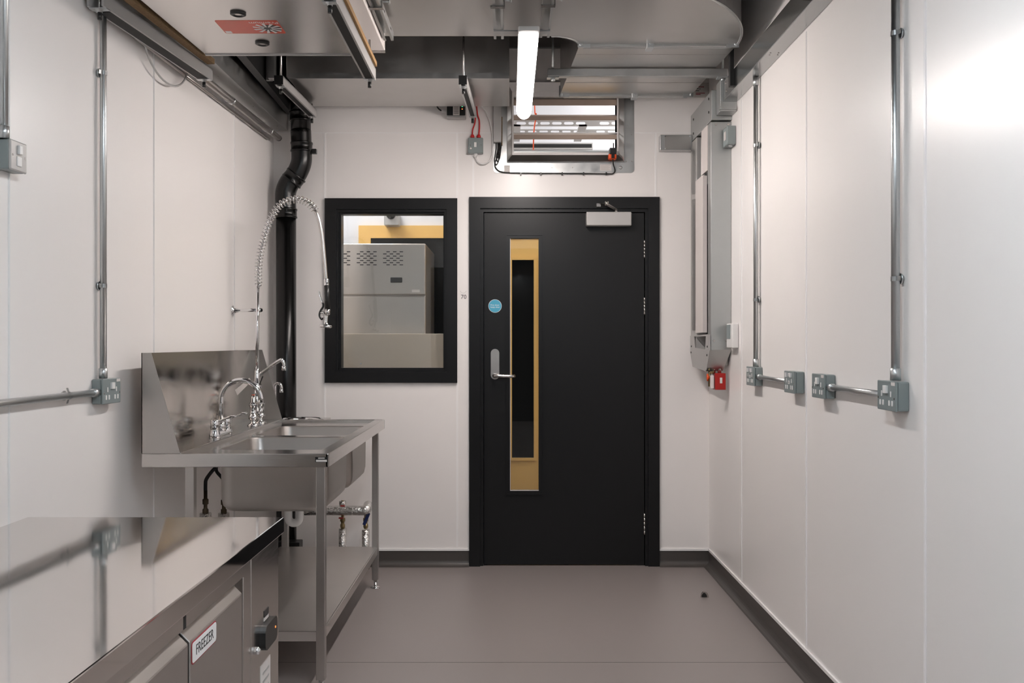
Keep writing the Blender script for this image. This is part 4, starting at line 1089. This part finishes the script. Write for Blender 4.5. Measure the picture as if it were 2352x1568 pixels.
# legs, feet
for lx, ly in ((-.697, 3.548), (-.705, 5.043), (-1.180, 3.548), (-1.180, 5.043)):
    bm = NB(); box(bm, lx - .0165, lx + .0165, ly - .0165, ly + .0165, .045, SZ - .03, .002); lg = obj('leg', bm, 'steelrough', t)
    bm = NB(); lathe(bm, (lx, ly, 0), (0, 0, 1), [(0, .026), (.004, .026), (.010, .014), (.012, .010), (.046, .010)], 18); obj('foot', bm, 'chrome', lg)
bm = NB(); box(bm, -1.21, -.70, 3.56, 5.05, .212, .216); box(bm, -.698, -.693, 3.565, 5.05, .178, .216); box(bm, -1.21, -.70, 3.563, 3.567, .18, .216); box(bm, -1.21, -1.206, 3.56, 5.05, .18, .216)
obj('undershelf', bm, 'bowl', t)
bm = NB(); box(bm, PX(724, SY0), PX(753, SY0), SY0 - .001, SY0, PZ(1061, SY0), PZ(1049, SY0)); lb = obj('maker_label', bm, 'black', t)
bm = NB(); box(bm, PX(726, SY0), PX(751, SY0), SY0 - .0016, SY0 - .001, PZ(1060, SY0), PZ(1055.5, SY0)); box(bm, PX(731, SY0), PX(746, SY0), SY0 - .0016, SY0 - .001, PZ(1053, SY0), PZ(1050.5, SY0)); obj('label_print', bm, 'paper', lb)
bm = NB(); ctrs = (-1.285, 4.45, 1.06)
prism(bm, [(SX0 + .0035, 4.70, 1.058), (SX0 + .0035, 4.96, 1.108), (SX0 + .0035, 5.00, 1.090), (SX0 + .0035, 4.74, 1.030)], (.0005, 0, 0)); obj('tape_strip', bm, 'paper', sb)

# lever mixer tap
ty, tx = 4.19, -1.262
t = thing('mixer_tap', (tx, ty, SZ), 'chrome swan neck mixer tap with two levers, nearer tap on the sink', 'tap')
bm = NB(); box(bm, tx - .022, tx + .022, ty - .10, ty + .10, SZ + .001, SZ + .026, .009, 3); lathe(bm, (tx, ty, SZ + .02), (0, 0, 1), [(0, .022), (.03, .020), (.045, .0135)], 20); obj('tap_body', bm, 'chrome', t)
for dy in (-.085, .085):
    bm = NB(); lathe(bm, (tx, ty + dy, SZ + .002), (0, 0, 1), [(0, .026), (.012, .024), (.03, .0185), (.034, .0165), (.036, .019), (.072, .019), (.074, .017)], 20); hv = obj('valve_body', bm, 'chrome', t)
    bm = NB(); z_ = SZ + .068
    tube(bm, smooth_path([(tx, ty + dy, z_), (tx + .03, ty + dy - .003, z_ + .008), (tx + .075, ty + dy - .006, z_ + .024)], 4), [.006] * 4 + [.005] * 4 + [.0055], 10)
    box(bm, tx + .068, tx + .092, ty + dy - .016, ty + dy + .006, z_ + .021, z_ + .030, .003); obj('lever', bm, 'chrome', hv)
rz = SZ + .155; ra = .088
pth = [Vector((tx, ty, SZ + .04)), Vector((tx, ty, rz))] + arc((tx + ra, ty, rz), ra, 180, 10, 18)[1:] + [Vector((tx + 2 * ra - .001, ty, rz - .008)) + Vector((.001, 0, -.002))]
bm = NB(); tube(bm, pth, .0115, 18); obj('swan_neck_spout', bm, 'chrome', t)

# pre-rinse spray tap
qx, qy = -1.248, 4.735
t = thing('pre_rinse_tap', (qx, qy, SZ), 'tall chrome pre rinse spray tap with coiled spring over the sink', 'tap')
for dy, c_ in ((-.068, 'orange'), (.068, 'signblue')):
    bm = NB(); lathe(bm, (qx, qy + dy, SZ + .002), (0, 0, 1), [(0, .030), (.008, .028), (.014, .014), (.03, .012), (.034, .022), (.050, .022), (.052, .017), (.095, .017), (.098, .021), (.108, .021), (.118, .012), (.13, .011), (.132, .009), (.150, .009)], 20)
    pv = obj('valve_pillar', bm, 'chrome', t)
    bm = NB(); lathe(bm, (qx, qy + dy, SZ + .152), (0, 0, 1), [(0, .009), (.003, .008)], 14); obj('colour_cap', bm, c_, pv)
bm = NB(); tube(bm, [(qx, qy - .068, SZ + .06), (qx, qy + .068, SZ + .06)], .013, 14)
tube(bm, [(qx, qy, SZ + .05), (qx, qy, 1.075)], .013, 14); lathe(bm, (qx, qy, 1.06), (0, 0, 1), [(0, .016), (.01, .022), (.03, .022), (.04, .016), (.09, .014), (.11, .010)], 16)
obj('bridge_body', bm, 'chrome', t)
bm = NB(); tube(bm, smooth_path([(qx + .008, qy, 1.118), (qx + .03, qy - .004, 1.145), (PX(645, qy), qy - .03, PZ(828, qy)), (PX(652, qy), qy - .033, PZ(828, qy)), (PX(655.5, qy), qy - .034, PZ(834, qy)), (PX(655.5, qy), qy - .034, PZ(842, qy))], 6), .0085, 14)
lathe(bm, (PX(655.5, qy), qy - .034, PZ(840, qy)), (0, 0, -1), [(0, .0105), (.022, .0105)], 14)
obj('pot_filler_spout', bm, 'chrome', t)
bm = NB(); tube(bm, smooth_path([(qx + .01, qy - .01, 1.07), (qx + .028, qy - .02, 1.11), (qx + .035, qy - .024, 1.125)], 4), .003, 8); obj('small_lever', bm, 'black', t)
bm = NB(); tube(bm, [(qx, qy, 1.13), (qx + .004, qy, PZ(652, qy))], .0085, 14); obj('riser_pole', bm, 'chrome', t)
zbk = PZ(712, qy); yw_ = 4.80
bm = NB(); lathe(bm, (qx + .018, qy, zbk), Vector((XL(yw_) - qx, .06, 0)), [(-.006, .009), (0, .011), (.012, .011), (.03, .010), (.034, .0065)], 14)
tube(bm, [(qx, qy, zbk), (XL(yw_) + .001, yw_, zbk)], .0075, 12)
lathe(bm, (XL(yw_) + .001, yw_, zbk), (1, -.03, 0), [(0, .026), (.003, .025), (.006, .012), (.02, .010), (.03, .008)], 18)
obj('wall_bracket', bm, 'chrome', t)
def q3(px, py): return Vector((PX(px, qy), qy, PZ(py, qy)))
hose = smooth_path([q3(593, 652), q3(593, 615), q3(598, 578), q3(608, 540), q3(622, 502), q3(642, 472), q3(665, 460), q3(688, 458), q3(708, 466), q3(722, 481), q3(732, 505), q3(740, 540), q3(744, 580), q3(747, 615), q3(749, 642)], 8)
bm = NB(); tube(bm, hose, [.0065] * 74 + [.0092] * (len(hose) - 74), 12); obj('braided_hose', bm, 'steel', t)
# coil spring along the first part of the hose
def spring(path, turns, r, wire):
    fr = frames(path); cum = [0]
    for a, b in zip(path, path[1:]): cum.append(cum[-1] + (b - a).length)
    N = int(turns * 14); out = []
    for i in range(N + 1):
        s = cum[-1] * i / N; j = 0
        while j < len(cum) - 2 and cum[j + 1] < s: j += 1
        f = (s - cum[j]) / (cum[j + 1] - cum[j]); p = path[j].lerp(path[j + 1], f); sd_, u_ = fr[j]
        a = 2 * PI * turns * i / N; rr = r if not callable(r) else r(i / N)
        out.append(p + (sd_ * math.cos(a) + u_ * math.sin(a)) * rr)
    bm = NB(); tube(bm, out, wire, 6); return bm
obj('coil_spring', spring(hose[:74], 36, lambda f: .0175, .0028), 'chrome', t)
bm = NB(); lathe(bm, hose[0] - Vector((0, 0, .012)), (0, 0, 1), [(0, .010), (.003, .017), (.009, .017), (.012, .010)], 16); obj('spring_collar', bm, 'chrome', t)
g0 = q3(749, 640)
bm = NB(); lathe(bm, g0, (0.06, 0, -1), [(0, .010), (.004, .0125), (.026, .0125), (.030, .014), (.034, .011)], 16); gh = obj('spray_collar', bm, 'chrome', t)
bm = NB(); tube(bm, [q3(750, 655), q3(751.5, 680), q3(753, 711)], [.012, .0125, .013], 16); obj('black_grip', bm, 'black', t)
bm = NB(); tube(bm, [q3(753, 709), q3(751, 722)], [.013, .014], 16); lathe(bm, q3(749.5, 720), (-.05, 0, -1), [(0, .012), (.02, .009), (.045, .009), (.055, .014), (.058, .030), (.066, .031), (.070, .026)], 20)
tube(bm, [q3(751, 718), q3(736, 718)], .006, 10); tube(bm, [q3(748, 724), q3(738, 731)], .005, 10); obj('spray_head', bm, 'chrome', t)
bm = NB(); tube(bm, smooth_path([q3(742, 696), q3(742, 704), q3(735, 716), q3(734, 726), q3(739, 733), q3(741, 729)], 5), .005, 10); obj('trigger_grip', bm, 'black', t)
bm = NB(); tube(bm, smooth_path([q3(733, 669), q3(734, 678), q3(741, 696)], 5), .0045, 10); obj('trigger_lever', bm, 'chrome', t)

# hand basin tucked behind
hx, hy_, hz = -1.13, 5.225, .872
t = thing('hand_basin', (hx, hy_, .7), 'small round steel hand basin between sink and end wall', 'basin')
bm = NB(); plate(bm, [(-1.29, 5.105), (-1.0, 5.105), (-1.0, 5.36), (-1.29, 5.36)], [[(hx + .113 * math.cos(R(a)), hy_ + .105 * math.sin(R(a))) for a in range(0, 360, 15)]], lambda u, v: Vector((u, v, hz)), (0, 0, -.012)); obj('basin_deck', bm, 'steel', t)
bm = NB(); loft(bm, [[(hx + .113 * s * math.cos(R(a)), hy_ + .105 * s * math.sin(R(a)), z) for a in range(0, 360, 15)] for s, z in ((1.04, hz + .005), (1.0, hz + .006), (.98, hz - .01), (.85, hz - .09), (.4, hz - .13))], cap1=True); obj('basin_bowl', bm, 'chrome', t)
bm = NB(); box(bm, -1.27, -1.23, 5.12, 5.35, .68, .86); obj('wall_support', bm, 'steelrough', t)
by = 5.17; nx = PX(631, by)
t = thing('basin_tap', (nx, by, hz), 'small chrome swan neck tap on the hand basin', 'tap')
bm = NB(); zc_ = PZ(888, by); pth = [Vector((nx, by, hz)), Vector((nx, by, zc_))] + arc((nx + .018, by, zc_), .018, 180, 0, 12)[1:] + [Vector((nx + .036, by, zc_ - .015))]
tube(bm, pth, .0075, 14); lathe(bm, (nx + .036, by, zc_ - .013), (0, 0, -1), [(0, .009), (.018, .0095)], 14); lathe(bm, (nx, by, hz), (0, 0, 1), [(0, .02), (.006, .018), (.03, .012)], 16)
obj('tap_spout', bm, 'chrome', t)

# ------------------------------------------------------------------ plumbing under the sink
def pp(px, py, Y): return Vector((PX(px, Y), Y, PZ(py, Y)))
yq = 5.35
t = thing('insulated_pipe', pp(790, 1248, yq), 'foil wrapped horizontal pipe with elbow under the sink', 'pipe')
bm = NB(); tube(bm, smooth_path([pp(700, 1172, yq), pp(800, 1172, yq), pp(832, 1172, yq), pp(842, 1170, yq), pp(846, 1160, yq + .05)], 5), .027, 18); obj('foil_sleeve', bm, 'foil', t)
for px, lab, hc in ((787, 'upright foil wrapped pipe with red tap under the horizontal foil pipe', 'red'), (840, 'upright foil wrapped pipe with blue lever near the sink leg', 'blue')):
    yv_ = 5.38
    t = thing('isolating_valve', (PX(px, yv_), yv_, .0), lab, 'valve', 'isolating valves under the sink')
    bm = NB(); tube(bm, [(PX(px, yv_), yv_, .02), pp(px, 1213 if px < 800 else 1216, yv_)], .022, 16); obj('foil_sleeve', bm, 'foil', t)
    bm = NB(); lathe(bm, pp(px, 1214, yv_), (0, 0, 1), [(0, .009), (.01, .014), (.025, .014), (.027, .010), (.04, .010), (.042, .015), (.06, .015), (.062, .009), (.16 if px < 800 else .09, .008)], 8); obj('brass_body', bm, 'brass', t)
    if hc == 'blue':
        bm = NB(); obox(bm, pp(836, 1205, yv_ - .03), pp(847, 1178, yv_ - .03), .018, .008); obj('lever_handle', bm, 'blue', t)
    else:
        bm = NB(); tube(bm, [pp(787, 1150, yv_ - .005), pp(787, 1165, yv_ - .005)], .020, 14); obj('foil_top', bm, 'foil', t)
        bm = NB(); obox(bm, pp(782, 1163, yv_ - .035), pp(792, 1163, yv_ - .035), .01, .014); box(bm, PX(780, yv_), PX(790, yv_), yv_ - .03, yv_ - .01, PZ(1189, yv_), PZ(1186, yv_)); parts('red_handle', bm, 'red', t)
# white trap
yt_ = 4.5
t = thing('waste_trap', pp(675, 1210, yt_), 'white plastic U shaped waste trap under the sink bowl', 'trap')
bm = NB(); cx_ = pp(675, 1188, yt_); pth = [cx_ + Vector((-.026, 0, .10))] + arc(cx_, .026, 180, 360, 14) + [cx_ + Vector((.026, 0, .06))]
tube(bm, pth, .019, 18); tube(bm, [cx_ + Vector((-.026, 0, .05)), cx_ + Vector((-.026, 0, .135))], .024, 18); obj('trap_bend', bm, 'white', t)
bm = NB(); tube(bm, [cx_ + Vector((.026, 0, .055)), cx_ + Vector((.026, .3, .05)), cx_ + Vector((-.1, .8, .03))], .019, 14); obj('waste_pipe', bm, 'white', t)
# flexible hoses with valves left of the bowl
for px, lab in ((472, 'dark flexible hose and fitting at the left under the sink'), (514, 'dark flexible hose and fitting beside the sink bowl')):
    yh = 4.0 if px < 500 else 4.15
    t = thing('supply_hose', pp(px, 1190, yh), lab, 'hose', 'supply hoses under the sink')
    s = 1 if px > 500 else -1
    bm = NB(); tube(bm, smooth_path([pp(497, 1072, yh), pp(492 + s * 6, 1083, yh), pp(px - s * 2, 1100, yh), pp(px, 1112, yh), pp(px, 1135, yh)], 5), .0075, 10); obj('braided_hose', bm, 'rubber', t)
    bm = NB(); lathe(bm, pp(px, 1186, yh), (0, 0, 1), [(0, .009), (.01, .013), (.03, .013), (.035, .008), (.05, .008), (.053, .013), (.072, .013), (.075, .008), (.11, .008)], 8); obj('brass_fitting', bm, 'oldbrass', t)
    bm = NB(); tube(bm, [Vector((PX(px, yh), yh, .02)), pp(px, 1178, yh)], .024, 14); obj('foil_sleeve', bm, 'foil', t)
# pocket for the lower pipe: dark access boot behind shelf
bm = NB(); box(bm, PX(700, 5.40) - .12, PX(700, 5.40), 5.26, 5.35, 0, PZ(1238, 5.35), .004); tag(obj('pipe_boot', bm, 'black'), 'black square boot at the foot of the waste pipe', 'pipe fitting')

# ------------------------------------------------------------------ counter freezer
KX0, KX1, KY0, KY1, KZ = -1.19, -.556, .95, 2.365, .86
t = thing('counter_freezer', ((KX0 + KX1) / 2, (KY0 + KY1) / 2, 0), 'polished steel counter freezer with FREEZER sign in the lower left', 'freezer')
bm = NB(); prism(bm, [(KX0, KY0, KZ), (KX1, KY0, KZ), (KX1, KY1, KZ), (KX0, KY1, KZ)], (0, 0, -.038))
bmesh.ops.bevel(bm, geom=[e for e in bm.edges], offset=.0025, segments=2, profile=.5, affect='EDGES')
tp = obj('worktop', bm, 'steeltop', t)
FX = -.573
bm = NB(); box(bm, KX0 + .01, FX - .02, KY0 + .01, KY1 + .012, .10, KZ - .038); obj('cabinet', bm, 'steelrough', t)
yp0, yp1, yf = 2.379, F * .573 / (1170 - 577), F * .573 / (1170 - 560)
bm = NB(); box(bm, FX - .02, FX, yp1, KY1 + .012, .10, KZ - .038, .002); pnl = obj('compressor_panel', bm, 'steel', t)
bm = NB(); box(bm, FX - .02, FX - .001, yf, yp1 - .002, .10, KZ - .038, .002); obj('corner_post', bm, 'steel', t)
bm = NB(); box(bm, FX - .03, KX1 - .005, KY0 + .01, yf - .002, KZ - .064, KZ - .040); fr2 = obj('drip_rail', bm, 'steel', t)
bm = NB(); yd0 = F * .553 / (1170 - 435); box(bm, KX1 - .006, KX1 - .0045, yd0 - .006, yd0 + .006, KZ - .064, KZ - .042); obj('rail_gap', bm, 'dark', fr2)
DXF = -.553
yd1 = F * .553 / (1170 - 556); dw = yd1 - yd0 - .003
for i in range(2):
    y1_ = yd1 - i * (dw + .010); y0_ = y1_ - dw
    bm = NB(); prism(bm, [(FX - .018, y0_, .76 + .036), (FX - .018, y0_, .105), (DXF, y0_, .105), (DXF, y0_, .772), (FX - .004, y0_, .796)], (0, y1_ - y0_, 0))
    bmesh.ops.bevel(bm, geom=[e for e in bm.edges], offset=.0015, segments=1, affect='EDGES')
    dd = obj('freezer_door', bm, 'steelrough', t)
    if i == 0:
        gy0, gy1, gz0, gz1 = 1.668, 1.812, .7285, .7685
        gy0, gy1 = F * .553 / (1170 - 439.5), F * .553 / (1170 - 496)
        bm = NB(); plate(bm, rrect(gy0, gy1, gz0, gz1, .007, 4), [], lambda u, v: Vector((DXF, u, v)), (.0008, 0, 0)); sg = obj('freezer_sign', bm, 'inkred', t, label='white FREEZER sign with red border')
        bm = NB(); plate(bm, rrect(gy0 + .0022, gy1 - .0022, gz0 + .0022, gz1 - .0022, .006, 4), [], lambda u, v: Vector((DXF + .0008, u, v)), (.0006, 0, 0)); obj('sign_face', bm, 'white', sg)
        bm = text_bm('FREEZER', .0262, lambda u, v: (DXF + .0014, (gy0 + gy1) / 2 + u, (gz0 + gz1) / 2 + v), (.0004, 0, 0)); obj('sign_text', bm, 'ink', sg)
def KP(px, py, d=0):
    k = (CX - px) / (.573 - d); return (F / k, H - (py - CY) / k)
a = KP(596, 1472); b = KP(624, 1467)
bm = NB(); plate(bm, rrect(a[0], b[0], .580, .637, .018, 6), [], lambda u, v: Vector((FX, u, v)), (.014, 0, 0)); ct = obj('controller', bm, 'black', t)
bm = NB(); lathe(bm, (FX + .014, b[0] - .02, .612), (1, 0, 0), [(0, .003), (.001, .002)], 8); obj('red_light', bm, 'led_r', ct)
a = KP(586, 1494)
bm = NB(); lathe(bm, (FX, a[0], a[1]), (1, 0, 0), [(0, .009), (.008, .0085), (.012, .004)], 14); obj('lock', bm, 'chrome', pnl)
for q, z0_, z1_, m_ in (((606, 616), .648, .664, 'ink'), ((606, 616), .640, .650, 'paper'), ((598, 620), .43, .545, 'paper')):
    a = KP(q[0], 1430); b = KP(q[1], 1430); bm = NB(); box(bm, FX, FX + .0012, a[0], b[0], z0_, z1_); obj('sticker', bm, m_, pnl)
bm = NB()
for q in range(4): box(bm, FX + .0012, FX + .0018, KP(602, 1)[0], KP(616, 1)[0], .46 + q * .02, .466 + q * .02)
obj('label_print', bm, 'greyl', pnl)
bm = NB(); box(bm, KX0 + .03, FX - .05, KY0 + .03, KY1 - .02, 0, .10); obj('plinth', bm, 'black', t)
